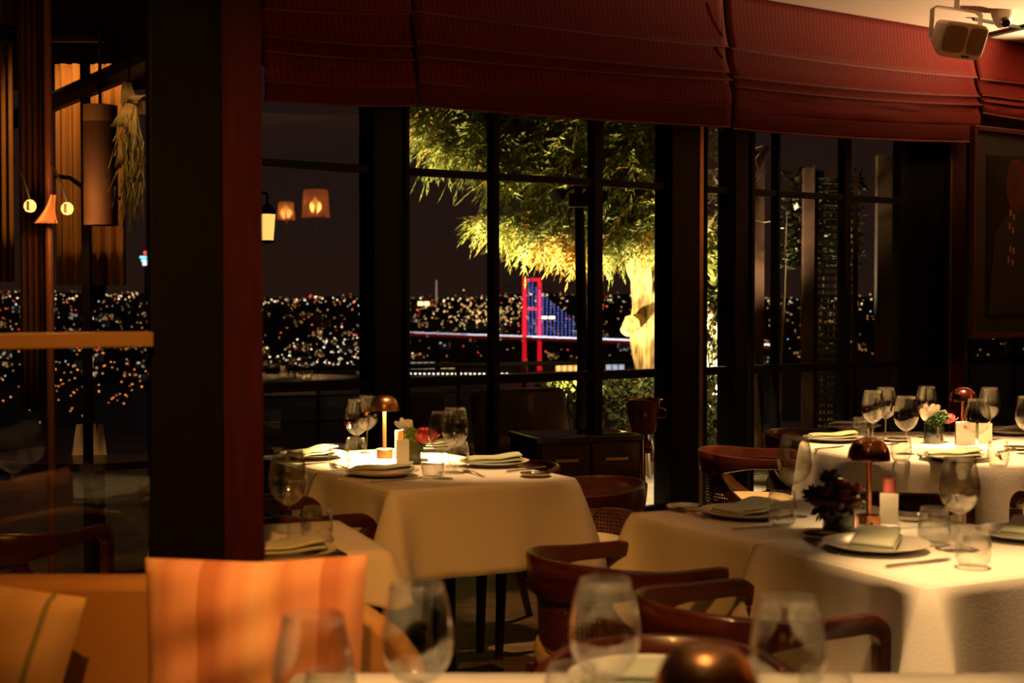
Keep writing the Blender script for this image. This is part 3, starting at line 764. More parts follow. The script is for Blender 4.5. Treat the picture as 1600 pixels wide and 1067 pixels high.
for k in range(8): octa(mb, (0, -6, P(682, 440+k*4, 4900).z), 1.6)
mb.build('mast_lights', emis('mast_lights', (1,.8,.45), .9), mt, smooth=0)

# suspension bridge ----------------------------------------------------
BY = 2700; br = thing('suspension_bridge', 'red lit suspension bridge with blue lights on hangers', 'bridge', (P(831, 526, BY).x, BY, -131)); inv = Matrix.Translation(-br.location)
zd = P(831, 526, BY).z; DR = G(1150, 537, zd); D0 = Vector((br.location.x, BY, zd)); du = (DR-D0); du.z = 0; du.normalize(); dn = Vector((-du.y, du.x, 0))
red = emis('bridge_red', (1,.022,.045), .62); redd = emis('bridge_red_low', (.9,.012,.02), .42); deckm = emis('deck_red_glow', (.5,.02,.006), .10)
ztop = P(820, 434, BY).z
for px in (819.5, 843):
    x = P(px, 470, BY).x
    for z0, z1, m, nm in ((-131, zd, redd, 'lower_leg'), (zd, ztop, red, 'upper_leg')):
        sec = [(Vector((x, BY, z0)), Vector((1,0,0)), Vector((0,1,0)), 9.0, 8), (Vector((x, BY, z1)), Vector((1,0,0)), Vector((0,1,0)), 7.2, 7)]
        MB().sweep(sec, 8).build(nm, m, br, M=inv)
xa, xb = P(819.5, 470, BY).x, P(843, 470, BY).x
for py, h in ((437, 6), (483, 5)):
    MB().box(((xa+xb)/2, BY, P(831, py, BY).z), (xb-xa-6, 5, h)).build('cross_beam', red, br, smooth=0, M=inv)
a = D0-du*620; b = D0+du*620; an = atan2(du.y, du.x)
MB().box(((a+b)/2)-Vector((0, 0, 3.5)), (1240, 24, 5), Matrix.Rotation(an, 3, 'Z')).build('deck', deckm, br, smooth=0, M=inv)
mb = MB()
for i in range(-300, 310):
    if i > -110 or i % 2 == 0:
        octa(mb, D0+du*(i*1.0*2.0 if i > 0 else i*2.0)+Vector((0, -13, .5+C.uniform(-.6, .6))), 1.0 if i > 0 else .8)
mb.build('deck_lights', emis('deck_lights', (.85,.85,1), 1.7), br, smooth=0, M=inv)
Xend = G(990, 530, zd); Lc = (Xend-D0).dot(du)
zc = lambda s: zd + (ztop-zd)*max(0, (1-s/Lc))**1.45 + 3
for off in (-11, 11):
    MB().tube([D0+du*(Lc*i/24)+dn*off+Vector((0, 0, zc(Lc*i/24)-zd)) for i in range(25)], .7, 6).build('main_cable', M['black'], br, M=inv)
    MB().tube([D0+dn*off+Vector((0, 0, ztop-zd)), D0-du*420+dn*off], .7, 6).build('back_stay', M['black'], br, M=inv)
blue = emis('hanger_blue', (.20,.26,1), 2.0)
for i in range(22):
    s = Lc*(.02+.96*i/21); top = zc(s); mb = MB(); z = zd+4
    MB_ = MB()
    while z < top:
        octa(mb, D0+du*s-dn*11+Vector((0, 0, z-zd)), .85); z += 5.2
    if mb.V: mb.build('hanger_lights', blue, br, smooth=0, M=inv)

# ------------------------------------------------------------------ chair prototype (faces +y)
def make_chair():
    t = thing('dining_chair', 'chair', 'chair', (0,0,0))
    Z = Vector((0,0,1)); RB = .235
    def rail_pt(k):      # k: -1..1, arms at the ends, back in the middle
        A = 1.0; sl = .17/(.17+RB*pi/2)
        a = abs(k); sg = 1 if k >= 0 else -1
        if a > 1-sl:
            y = (a-(1-sl))/sl*.15; return Vector((sg*RB, y, 0)), Vector((sg, 0, 0)), 1-0*a, y
        an = a/(1-sl)*pi/2; return Vector((sg*RB*sin(an), -RB*cos(an), 0)), Vector((sg*sin(an), -cos(an), 0)), an/(pi/2), -RB*cos(an)
    fr = []
    N = 44
    def sec(p, n, y):
        b = max(0, min(1, (-y+.02)/.27)); b = b*b*(3-2*b)
        h = .046+.066*b; z = .682+.022*b-h/2; w = .036-.010*b
        up = (Z + n*(.13*b)).normalized(); sd = n - up*n.dot(up)
        return (Vector((p.x, p.y, z)) + n*(.012*b), sd.normalized(), up, w, h)
    def arm(sg):
        out = []; c = Vector((sg*RB, .15, .659-.05))
        for q in range(1, 7):
            a = q/6*pi/2; up = Vector((0, sin(a), cos(a)))
            out.append((c+up*.05, Vector((sg,0,0)), up, .036, .048-.006*q/6))
        return out
    left = arm(-1)[::-1]; right = arm(1)
    def flipy(L): return [(p, -s, u, w, h) for p, s, u, w, h in L]
    for i in range(N+1):
        k = -1+2*i/N; p, n, f, y = rail_pt(k); fr.append(sec(p, n, y))
    MB().sweep(left+fr+right, 12, 5).build('top_rail', M['wood'], t, smooth=50)
    for sg in (-1, 1):
        L = [(Vector((sg*RB, .20, .606)), Vector((sg,0,0)), Vector((0,1,0)), .036, .042), (Vector((sg*RB, .202, .42)), Vector((sg,0,0)), Vector((0,1,0)), .034, .042), (Vector((sg*(RB+.004), .215, 0)), Vector((sg,0,0)), Vector((0,1,0)), .024, .028)]
        MB().sweep(L, 12, 5).build('leg', M['wood'], t, smooth=50)
        S = []
        for i in range(7):
            f = i/6; S.append((Vector((sg*(.15+.07*f*f), -.19-.10*f*f, .385*(1-f))), Vector((1,0,0)), Vector((0,1,0)), .032-.008*f, .040-.012*f))
        MB().sweep(S, 12, 5).build('leg', M['wood'], t, smooth=50)
        # sweeping stile from rail to seat side
        S = []
        for i in range(13):
            f = i/12; an = radians(44+62*f**1.5); r = .231-.008*f; z = .60-.20*f
            n = Vector((sg*sin(an), -cos(an), 0)); S.append((n*r+Z*z, n, Vector((sg*cos(an), sin(an), .35)).normalized(), .020, .052))
        MB().sweep(S, 12, 5).build('stile', M['wood'], t, smooth=50)
    rows = []; uv = []
    for i in range(9):
        f = i/8; rr = []; u_ = []; z = .605-.20*f; A = 42+60*f**1.5
        for j in range(25):
            an = radians(-A+2*A*j/24); r = .231-.008*f; rr.append((r*sin(an), -r*cos(an), z)); u_.append((an*r, z))
        rows.append(rr); uv.append(u_)
    MB().grid(rows, uv=uv).build('cane_panel', M['cane'], t, smooth=180, solid=.004)
    def horse(s, n=40):
        out = []
        for j in range(n):
            a = 2*pi*j/n; c = cos(a); q = sin(a); k = (abs(c)**2.6+abs(q)**2.6)**(-1/2.6)
            y = q*k*(.228 if q < 0 else .195); out.append((c*k*.217*s, y*s, 0))
        return out
    rows = []
    for s, z in ((0.01,.495),(.5,.492),(.85,.482),(.97,.46),(1,.435),(.99,.405),(.9,.40),(.01,.40)): rows.append([(x, y, z) for x, y, _ in horse(s)])
    MB().grid(rows, cv=True, flip=True).build('seat', M['seat'], t, smooth=60)
    rows = []
    for s, z in ((.01,.40),(.985,.40),(1.0,.395),(1.0,.35),(.96,.345),(.01,.345)): rows.append([(x, y, z) for x, y, _ in horse(s)])
    MB().grid(rows, cv=True, flip=True).build('apron', M['wood'], t, smooth=40)
    return t
CH = Proto(make_chair())
def chair(p, facing, label, group='dining chairs with curved wooden rails'):
    return CH.put((p.x, p.y, 0), atan2(facing.y, facing.x)-pi/2, label, group)

# ------------------------------------------------------------------ tables and cloths
TZ = .748; CZ = .757
def cloth_mesh(a, b, drop, sides, endfold=(), flare=.02, seed=0, corner=.085):
    """top rectangle 0..a x 0..b; sides: ordered runs of corner indices along which the cloth hangs"""
    R = random.Random(seed); cor = [Vector((0,0,0)), Vector((a,0,0)), Vector((a,b,0)), Vector((0,b,0))]
    path = []; r = .018
    ph = R.random()*6
    seq = sides; closed = seq[0] == seq[-1]
    m = len(seq)
    for i in range(m-1):
        p, q = cor[seq[i]], cor[seq[i+1]]; d = (q-p); L = d.length; d.normalize(); n = Vector((d.y, -d.x, 0))
        s0 = r if (i > 0 or closed) else 0; s1 = L-(r if (i < m-2 or closed) else 0)
        k = 30
        for j in range(k+1):
            s = s0+(s1-s0)*j/k
            d0 = s if (i > 0 or closed) else (s if 'start' in endfold else 9); d1 = (L-s) if (i < m-2 or closed) else ((L-s) if 'end' in endfold else 9)
            path.append((p+d*s, n, min(d0, d1), s))
        if i < m-2 or closed:
            q2 = cor[seq[(i+2) % (m-1)] if closed and i == m-2 else seq[i+2]] if (i < m-2) else cor[seq[1]]
            d2 = (q2-q).normalized(); n2 = Vector((d2.y, -d2.x, 0)); c = q-d*r+d2*r
            for j in range(1, 8):
                f = j/8; nn = (n*cos(f*pi/2)+n2*sin(f*pi/2)).normalized(); path.append((c+nn*r, nn, 0, 0))
    mb = MB(); rows = []
    K = 12
    for i in range(K+1):
        t = i/K; row = []
        for (p, n, dc, s) in path:
            e = exp(-(dc/.045)**2); dip = exp(-((dc-.13)/.06)**2)
            if t < .001: off = 0; z = 0
            else:
                w = .006*sin(s*17+ph)+.004*sin(s*41+2*ph)
                off = .004+t*(flare+w)+t**.8*(corner*e-.016*dip); z = -drop*t-.012*e*t
            row.append(p+n*off+Vector((0,0,z)))
        if i == 0:
            rows.append([q+Vector((0,0,0)) for q in row]); 
        else: rows.append(row)
    # soft edge
    r1 = [p+n*.0035+Vector((0,0,-.004)) for (p, n, dc, s) in path]
    rows.insert(1, r1)
    mb.grid(rows, cv=closed)
    n0 = len(mb.V); inn = []
    # top surface: grid
    top = []
    for i in range(17):
        top.append([Vector((a*j/16, b*i/16, .0004*sin(i*1.3+j*.7)*(0 < i < 16)*(0 < j < 16))) for j in range(17)])
    for (i_, j_, sx_, sy_) in ((0,0,1,1),(0,16,-1,1),(16,0,1,-1),(16,16,-1,-1)):
        top[i_][j_] += Vector((sx_*.007, sy_*.007, -.001))
    mb.grid(top)
    return mb
def frame_at(p, ang):
    return Matrix.Translation((p.x, p.y, 0)) @ Matrix.Rotation(ang, 4, 'Z')
def table_thing(loc, ang, a, b, label, group=None):
    t = thing('dining_table', label, 'table', (loc.x, loc.y, 0), ang, group)
    MB().box((a/2, b/2, TZ-.016), (a-.02, b-.02, .03)).build('tabletop', M['dark_wood'], t, smooth=0, bevel=.004)
    MB().tube([(a/2, b/2, .04), (a/2, b/2, TZ-.03)], .04, 16).build('pedestal', M['black_frame'], t)
    MB().box((a/2, b/2, .02), (a*.62, .09, .04)).box((a/2, b/2, .02), (.09, b*.62, .04)).build('foot', M['black_frame'], t, smooth=0, bevel=.004)
    return t
def cloth_thing(loc, ang, mb, label, z=CZ):
    o = mb.build('tablecloth', M['cloth'], smooth=60, solid=.002); o.location = (loc.x, loc.y, z); o.rotation_euler = (0,0,ang)
    return tag(o, label, 'tablecloth', 'white tablecloths')
# centre table (two square tables pushed together)
C1 = G(612, 769, CZ); R1 = G(905, 748, CZ); L1 = G(489, 738, CZ)
a1 = (atan2(R1.y-C1.y, R1.x-C1.x) + atan2(L1.y-C1.y, L1.x-C1.x) - pi/2)/2
u1 = Vector((cos(a1), sin(a1), 0)); v1 = Vector((-sin(a1), cos(a1), 0)); w1 = (R1-C1).dot(u1); l1 = (L1-C1).dot(v1)
C1g = Vector((C1.x, C1.y, 0))
table_thing(C1g, a1, w1, l1, 'front square table of the centre pair under the copper lamp', 'square tables pushed together')
table_thing(C1g+v1*l1, a1, w1, l1, 'rear square table of the centre pair by the window', 'square tables pushed together')
cloth_thing(C1g, a1, cloth_mesh(w1, l1, .30, [3,0,1,2], ('start',), seed=1), 'white tablecloth with hanging corner fold on the front centre table')
cloth_thing(C1g+v1*(l1+.004), a1, cloth_mesh(w1, l1, .30, [1,2,3,0], (), seed=2), 'white tablecloth on the rear half of the centre table', CZ-.001)
# right table
F2 = G(1450, 918, CZ); R2 = G(1600, 898, CZ); L2 = G(1185, 850, CZ); LL2 = G(1002, 800, CZ)
a2 = (atan2(R2.y-F2.y, R2.x-F2.x) + atan2(LL2.y-F2.y, LL2.x-F2.x) - pi/2)/2
u2 = Vector((cos(a2), sin(a2), 0)); v2 = Vector((-sin(a2), cos(a2), 0)); l2 = (L2-F2).dot(v2); l2b = (LL2-F2).dot(v2)-l2
w2 = .74; F2g = Vector((F2.x, F2.y, 0))
table_thing(F2g, a2, w2, l2, 'front square table of the right pair nearest the right edge', 'square tables pushed together')
table_thing(F2g+v2*l2, a2, w2, l2b, 'rear square table of the right pair with cloth in shade', 'square tables pushed together')
cloth_thing(F2g, a2, cloth_mesh(w2, l2, .34, [3,0,1,2], ('start',), seed=3, corner=.10), 'white tablecloth with bright corner fold at lower right')
cloth_thing(F2g+v2*(l2+.004), a2, cloth_mesh(w2, l2b, .30, [1,2,3,0], (), seed=4), 'white tablecloth in shade on the rear half of right table', CZ-.001)
# round far table
C3 = Vector((1.93, 6.08, 0)); R3 = .68
t = thing('round_table', 'far round table below the framed painting', 'table', C3)
MB().lathe([(0, TZ-.03), (R3-.01, TZ-.03), (R3-.01, TZ-.002), (0, TZ-.002)], 48).build('tabletop', M['dark_wood'], t, smooth=30)
MB().tube([(0,0,.03), (0,0,TZ-.03)], .05, 16).build('pedestal', M['black_frame'], t); MB().lathe([(0,0),(.28,0),(.26,.03),(0,.045)], 32).build('foot', M['black_frame'], t)
rows = []; n = 120
for (r, z, k) in ((.01,0,0),(.3,0,0),(.6,0,0),(R3-.004,0,0),(R3+.002,-.003,0),(R3+.006,-.014,.05)): rows.append([(r*cos(2*pi*j/n), r*sin(2*pi*j/n), z) for j in range(n)])
for i in range(1, 9):
    f = i/8; row = []
    for j in range(n):
        a = 2*pi*j/n; w = .028*f*sin(11*a+.6)+.014*f*sin(7*a+2); r = R3+.008+.02*f+w; row.append((r*cos(a), r*sin(a), -.014-.30*f))
    rows.append(row)
o = MB().grid(rows, cv=True).build('tablecloth', M['cloth'], smooth=60, solid=.002); o.location = (C3.x, C3.y, CZ); tag(o, 'white tablecloth with wavy skirt on the far round table', 'tablecloth', 'white tablecloths')
# left table beside the pillar
N4 = G(609, 860, CZ); B4 = G(528, 813, CZ); d4 = (B4-N4); d4.z = 0; l4 = d4.length; v4 = d4.normalized(); u4 = Vector((v4.y, -v4.x, 0)); w4 = .38; a4 = atan2(u4.y, u4.x)
O4 = Vector((N4.x, N4.y, 0)) - u4*w4
table_thing(O4, a4, w4, l4, 'small table half hidden by the dark pillar', 'square tables pushed together')
cloth_thing(O4, a4, cloth_mesh(w4, l4, .125, [0,1,2,3,0], (), seed=5, corner=.04), 'short white tablecloth on the small table beside the pillar')
# nearest table
T5Y = 2.36; x0, x1 = -.36, .86
O5 = Vector((x0, 1.62, 0))
table_thing(O5, 0, x1-x0, T5Y-1.62, 'nearest table along the bottom edge')
cloth_thing(O5, 0, cloth_mesh(x1-x0, T5Y-1.62, .22, [0,1,2,3,0], (), seed=6), 'white tablecloth on the nearest table along the bottom edge')

# chairs --------------------------------------------------------------
c1 = C1g
chair(c1-u1*.225+v1*.33, u1, 'chair at the centre table left side, arm showing below the cloth')
chair(c1-u1*.295+v1*(l1+.30), u1, 'chair behind the pillar at the rear left of centre table')
chair(c1+u1*(w1+.185)+v1*.28, -u1+v1*.1, 'cane backed chair at the right corner of the centre table')
chair(c1+u1*(w1+.20)+v1*(l1+.28), -u1, 'dark chair behind the napkin plate in front of the cabinet')
f2 = F2g
chair(Vector((.545,3.29,0)), Vector((.87,.48,0)).normalized(), 'dark chair tucked at the near left of the right table')
chair(Vector((.30,3.85,0)), Vector((.87,.48,0)).normalized(), 'dark chair at rear left of the right table, behind another')
chair(f2+u2*(w2+.31)+v2*.42, (-u2), 'maroon chair across the right table behind the big glass')
chair(Vector((1.43, 5.26, 0)), Vector((.45, .9, 0)), 'red railed chair behind the copper lamp facing the round table')
chair(Vector((2.17, 5.18, 0)), Vector((-.35, .92, 0)), 'red chair arm at the right edge before the round table')
chair(P(1182, 470, 6.5), Vector((1, -.18, 0)), 'lit cream seated chair with open side left of round table')
chair(P(1272, 470, 7.35), Vector((.6, -.8, 0)), 'dark chair behind the lit cream seated chair')
chair(Vector((.29, 2.62, 0)), Vector((0, -1, 0)), 'blurred chair back behind the nearest table')

# ------------------------------------------------------------------ table ware prototypes
def shell(outer, th=.0014):
    inner = [(max(.0004, r-th), z) for r, z in outer][::-1]
    return outer + inner
def make_wine():
    t = thing('wine_glass', 'glass', 'wine glass')
    o = [(.0004,.092),(.008,.093),(.020,.099),(.033,.110),(.043,.125),(.049,.143),(.0505,.158),(.049,.176),(.0445,.200),(.0395,.221),(.0365,.235)]
    i = [(r-.0012, z+(.0035 if k < 3 else .0)) for k, (r, z) in enumerate(o)][::-1]; i[-1] = (.0004, .0965)
    MB().lathe(o+i, 36).build('bowl', M['glass'], t, smooth=180)
    MB().lathe([(.0004,.0035),(.010,.005),(.0045,.012),(.0036,.03),(.0036,.075),(.0048,.088),(.0065,.0925),(.0004,.0925)], 16).build('stem', M['glass'], t, smooth=180)
    MB().lathe([(.0004,0),(.037,0),(.0375,.001),(.030,.0022),(.010,.0045),(.0004,.0045)], 32).build('foot', M['glass'], t, smooth=60)
    return t
WG = Proto(make_wine())
def make_tumbler():
    t = thing('water_tumbler', 'glass', 'tumbler')
    o = [(.0004,0),(.026,0),(.030,.003),(.037,.016),(.0415,.034),(.0415,.052),(.0385,.074),(.0345,.095)]
    i = [(r-.0014, max(z, .006)) for r, z in o][::-1]; i[-1] = (.0004, .006)
    MB().lathe(o+i, 32).build('body', M['water_glass'], t, smooth=180); 
    MB().lathe([(.0345-.0014,.0948),(.0346,.0948),(.0346,.0962),(.0345-.0014,.0962)], 32, close=True).build('rim', M['water_glass'], t, smooth=180)
    return t
TG = Proto(make_tumbler())
def pat(px, py, h=0): p = G(px, py, CZ+h); return Vector((p.x, p.y, CZ+.001))
def wine(px, rim, label): return WG.put(pat(px, rim, .236), 0, label, 'wine glasses on the tables')
def tumb(px, rim, label): return TG.put(pat(px, rim, .096), 0, label, 'water tumblers on the tables')
pm_ = MB().lathe([(.0004,.003),(.075,.003),(.082,.005),(.118,.016),(.132,.020),(.133,.022),(.118,.0195),(.085,.0095),(.076,.0065),(.0004,.0065)], 48)
pm_.lathe([(.0004,0),(.07,0),(.072,.0035),(.0004,.0035)], 40)
PL = Proto(tag(pm_.build('dinner_plate', M['porcelain'], smooth=60), 'plate', 'plate'))
def make_napkin():
    t = thing('folded_napkin', 'napkin', 'napkin')
    def sheet(w, d, z0, amp, lift, nm, m):
        rows = []
        for i in range(9):
            row = []
            for j in range(17):
                x = -w/2+w*j/16; y = -d/2+d*i/8; g = j/16
                row.append((x+.012*sin(3*y/d), y, z0+amp*sin(pi*g)*.5+lift*max(0, g-.55)**1.3*3*(1-.3*abs(y)/d)+.002*sin(9*g+4*y)))
            rows.append(row)
        return MB().grid(rows).build(nm, m, t, smooth=180, solid=.006)
    sheet(.222, .112, .009, .005, .003, 'lower_fold', M['napkin_edge']); sheet(.212, .106, .0175, .008, .012, 'upper_fold', M['napkin'])
    return t
NK = Proto(make_napkin())
kb = MB(); 
kb.sweep([(Vector((x,0,.004)), Vector((0,1,0)), Vector((0,0,1)), w, h) for x, w, h in ((-.105,.008,.005),(-.10,.013,.007),(-.06,.011,.007),(-.02,.008,.006),(0,.009,.005),(.01,.018,.003),(.08,.020,.002),(.105,.012,.0016),(.113,.003,.0012))], 10, 3)
KN = Proto(tag(kb.build('table_knife', M['steel'], smooth=50), 'knife', 'knife'))
fb = MB()
fb.sweep([(Vector((x,0,z)), Vector((0,1,0)), Vector((0,0,1)), w, .0028) for x, w, z in ((-.10,.013,.003),(-.06,.010,.004),(0,.006,.010),(.03,.008,.009),(.045,.021,.006),(.06,.024,.004))], 10, 3)
for k in range(4): fb.tube([(.058, -.0095+.0063*k, .004), (.08, -.0095+.0063*k, .004), (.10, -.009+.006*k, .009)], [.0022,.002,.001], 6)
FK = Proto(tag(fb.build('table_fork', M['steel'], smooth=50), 'fork', 'fork'))
def setting(px, py, ang, ware, noplate=False, napang=None, sc=1):
    p = pat(px, py)
    if not noplate: PL.put(p, 0, 'white plate under a napkin ' + ware, 'white dinner plates')
    n = NK.put(p+Vector((0,0,.012)), ang if napang is None else napang, 'folded sage napkin on a plate ' + ware, 'folded sage napkins')
    return n
def lay(proto, a, b, label, group):
    p, q = pat(*a), pat(*b); c = (p+q)/2; d = q-p
    return proto.put(c, atan2(d.y, d.x), label, group)
KG, FG = 'table knives', 'table forks'
def make_lamp(mt):
    t = thing('table_lamp', 'lamp', 'lamp')
    prof = [(.0004,.250),(.018,.2485),(.034,.243),(.046,.232),(.054,.215),(.0575,.196),(.0575,.188),(.0562,.188),(.056,.196),(.0525,.214),(.044,.230),(.033,.240),(.017,.2455),(.0004,.247)]
    MB().lathe(prof, 48).build('shade', mt, t, smooth=60)
    MB().lathe([(.0075,.036),(.0075,.246)], 20).build('stem', mt, t, smooth=180)
    MB().lathe([(.0004,0),(.031,0),(.033,.002),(.033,.036),(.031,.038),(.0004,.038)], 36).build('base', mt, t, smooth=40)
    MB().lathe([(.010,.222),(.030,.222),(.030,.226),(.010,.226)], 28, close=True).build('light_disc', M['lamp_glow'], t, smooth=30)
    b = MB().tube([(0,-.0325,.018),(0,-.0345,.018)], .004, 10).build('switch', M['black'], t)
    return t
LAMP = {}
def lamp(key, p, mt, label):
    t = make_lamp(mt); t.location = p; t['label'] = label; t['group'] = 'copper mushroom table lamps'; LAMP[key] = p; return t
L1p = pat(601, 716); lamp('t1', L1p, M['brushed_copper'], 'brushed copper mushroom lamp glowing on the centre table')
L2p = pat(1357, 826); lamp('t2', L2p, M['copper'], 'shiny copper mushroom lamp on the right table beside dark flowers')
p3 = G(1505, 605, CZ+.25); lamp('t3', Vector((p3.x, p3.y, CZ+.001)), M['copper_red_reflect'], 'pinkish mushroom lamp with red reflection in its colour, far round table')
p5 = G(1104, 1007, CZ+.25); lamp('t5', Vector((p5.x, p5.y, CZ+.001)), M['brushed_copper'], 'blurred copper lamp dome at the bottom edge')

# wine glasses
wine(557, 624, 'wine glass in front left of the centre copper lamp'); wine(573, 618, 'wine glass just left of the centre copper lamp, behind another')
wine(691, 643, 'nearer wine glass of the pair right of the pink flower'); wine(711, 637, 'farther wine glass of the pair right of the pink flower')
wine(1242, 680, 'large wine glass before the cream seated chair on right table'); wine(1500, 714, 'large wine glass near the right table middle, full of reflections')
wine(1364, 610, 'leftmost wine glass on the far round table'); wine(1384, 605, 'second wine glass from left on the far round table')
wine(1416, 619, 'wine glass left of the dark vase on round table'); wine(1448, 603, 'wine glass behind the white lily on round table')
wine(1528, 623, 'wine glass in front of the pinkish lamp, beside the card'); wine(1546, 605, 'wine glass right behind the pinkish lamp'); wine(1606, 619, 'wine glass cut by the right edge on round table')
wine(450, 704, 'wine glass beside the pillar on the small table')
wine(945, 905, 'blurred foreground wine glass centre of the bottom edge'); wine(652, 912, 'blurred foreground wine glass right of the striped cushion')
wine(489, 960, 'blurred foreground wine glass in front of the striped cushion'); wine(1231, 934, 'faint blurred foreground wine glass right of the lamp dome')
# tumblers
tumb(556, 684, 'water tumbler beside the napkin left of centre lamp'); tumb(676, 704, 'water tumbler below the pair of wine glasses'); tumb(716, 690, 'water tumbler behind the pair of wine glasses'); tumb(530, 672+22, 'water tumbler at the back left of centre table')
tumb(1222, 768, 'water tumbler by the large glass on right table'); tumb(1460, 793, 'water tumbler left of the big glass on right table'); tumb(1521, 824, 'water tumbler right of the big glass on right table')
tumb(1345, 652, 'tumbler at the back left of round table'); tumb(1408, 682, 'tumbler in front of the glasses on round table'); tumb(1560, 690, 'tumbler right of the card on round table')
tumb(495, 792, 'rounded tumbler beside the wine glass near the pillar')
tumb(516, 1048, 'blurred foreground tumbler at the bottom edge by cushion'); tumb(893, 1040, 'faint blurred tumbler left of the foreground wine glass'); tumb(1290, 1046, 'faint blurred tumbler at bottom right of lamp dome')
# settings
setting(489, 716, a1+.5, 'at the rear left of centre table'); setting(597, 744, a1-.35, 'at the front of centre table'); setting(772, 728, a1-.15, 'at the right of centre table'); setting(676, 703, a1, 'at the back of centre table behind flowers')
setting(1166, 808, a2+.35, 'at the rear left of right table'); setting(1368, 860, a2+.75, 'at the front left of right table'); setting(1606, 842, a2+.6, 'at the right edge of right table')
setting(1302, 690, .2, 'at the left of round table'); setting(1333, 671, -.15, 'at the back left of round table'); setting(1490, 719, .1, 'at the front of round table'); setting(1580, 679, .3, 'at the right of round table')
setting(440, 872, .5, 'on the small table by the pillar'); setting(1016, 1076, .1, 'on the nearest table behind the lamp dome')
# knives and forks
lay(KN, (583, 755), (655, 748), 'knife below the front plate of centre table', KG); lay(FK, (546, 736), (520, 728), 'fork left of the front plate of centre table', FG)
lay(FK, (752, 745), (730, 738), 'fork left of the right plate on centre table', FG); lay(KN, (806, 737), (836, 733), 'knife right of the right plate on centre table', KG); lay(KN, (480, 727), (535, 722), 'knife below the rear left plate of centre table', KG)
lay(KN, (1150, 829), (1232, 821), 'knife below the rear plate of right table', KG); lay(KN, (1388, 888), (1478, 876), 'knife below the front plate of right table', KG)
lay(FK, (1090, 808), (1062, 801), 'fork left of the rear plate on right table', FG); lay(FK, (1298, 862), (1276, 853), 'fork left of the front plate on right table', FG)
lay(KN, (1447, 713), (1490, 704), 'knife behind the front plate of round table', KG); lay(FK, (1442, 722), (1436, 708), 'fork left of the front plate on round table', FG); lay(FK, (1566, 722), (1558, 710), 'fork right of the front plate on round table', FG); lay(KN, (1560, 708), (1596, 703), 'knife at the right of round table', KG); lay(KN, (1280, 703), (1312, 699), 'knife left of the copper dome on round table', KG); lay(KN, (1370, 699), (1402, 694), 'knife right of the copper dome on round table', KG)
lay(KN, (506, 852), (535, 868), 'dark handled knife at the right of the small table', KG); lay(FK, (470, 812), (425, 812), 'fork behind the glass on the small table', FG)
# small metal dishes
DI = Proto(tag(MB().lathe([(.0004,0),(.040,0),(.050,.004),(.056,.012),(.057,.014),(.053,.013),(.046,.0065),(.038,.004),(.0004,.004)], 40).build('butter_dish', M['steel'], smooth=60), 'd', 'dish'))
for px, py, l in ((837, 745, 'small metal dish at the right corner of centre table'), (1287, 842, 'small metal dish beside the front napkin on right table'), (1424, 812, 'small metal dish beside the menu block on right table'), (1070, 797, 'small metal dish at the far end of right table'), (438, 706, 'small metal dish at the rear left of centre table'), (1400, 690, 'small metal dish on the left of round table'), (1590, 703, 'small metal dish at the right edge of round table')):
    DI.put(pat(px, py), 0, l, 'small metal dishes')

M['black_leaf'] = mat('dark_leaf', (.018,.03,.012), .6)
# flowers ---------------------------------------------------------------
def petal(mb, c, out, up, L, W, curl, cup=.35):
    s = out.cross(up).normalized(); rows = []
    for i in range(6):
        f = i/5; w = W*sin(pi*min(1, .12+f*.80))**.7
        row = []
        for j in range(5):
            g = (j-2)/2; row.append(c + out*(L*f*cos(curl*f)) + up*(L*f*sin(curl*f)) + s*(w*g*.5) + up*(cup*W*.35*g*g*f))
        rows.append(row)
    mb.grid(rows)
def bloom(c, r, rings, open_=.5, rnd=random, Wf=.8):
    mb = MB()
    for k in range(rings):
        f = k/(max(1, rings-1)); n = 4+k*2
        for i in range(n):
            a = 2*pi*(i+.5*(k % 2))/n+rnd.random()*.4; tilt = (1-f)*1.25+f*open_
            out = Vector((cos(a), sin(a), 0)); d = (out*cos(tilt)+Vector((0,0,1))*sin(tilt)); u = (-out*sin(tilt)+Vector((0,0,1))*cos(tilt))
            petal(mb, Vector(c)-Vector((0,0,r*.45))+out*r*.1, d, u, r*(.8+.35*f)*(.9+.2*rnd.random()), r*Wf, .55*(1-f)+.3+.3*rnd.random())
    return mb
def puff(c, r, n, L, w, rnd):
    mb = MB()
    for _ in range(n):
        d = Vector((rnd.gauss(0,1), rnd.gauss(0,1), rnd.gauss(.2,1))).normalized(); p = Vector(c)+d*r*.75; leafq(mb, p, (d+Vector((rnd.gauss(0,.6), rnd.gauss(0,.6), rnd.gauss(0,.6)))), L, w, rnd)
    mb.lathe([(.001, -r*.8), (r*.6, -r*.5), (r*.8, 0), (r*.6, r*.5), (.001, r*.8)], 12, c)
    return mb
FR = random.Random(5)
def vase(loc, r, h, mt, label, sq=8):
    t = thing('flower_vase', label, 'vase', loc)
    rows = []
    for rr, z in ((.01,0),(r*.96,0),(r,.004),(r,h-.003),(r*.97,h),(r*.93,h),(r*.92,.012),(.01,.012)):
        row = []
        for j in range(40):
            a = 2*pi*j/40; k = (abs(cos(a))**sq+abs(sin(a))**sq)**(-1/sq); row.append((rr*cos(a)*k, rr*sin(a)*k, z))
        rows.append(row)
    MB().grid(rows, cv=True, flip=True).build('glass_body', mt, t, smooth=40)
    return t
def flower(t, nm, mb, m, c, z0, kind=None):
    o = mb.build(nm, m, t, smooth=180)
    st = MB().tube([(c[0]*.25, c[1]*.25, z0), (c[0]*.7, c[1]*.7, (z0+c[2])/2), c], .0025, 6); st.build('flower_stem', M['dark_bloom'], o)
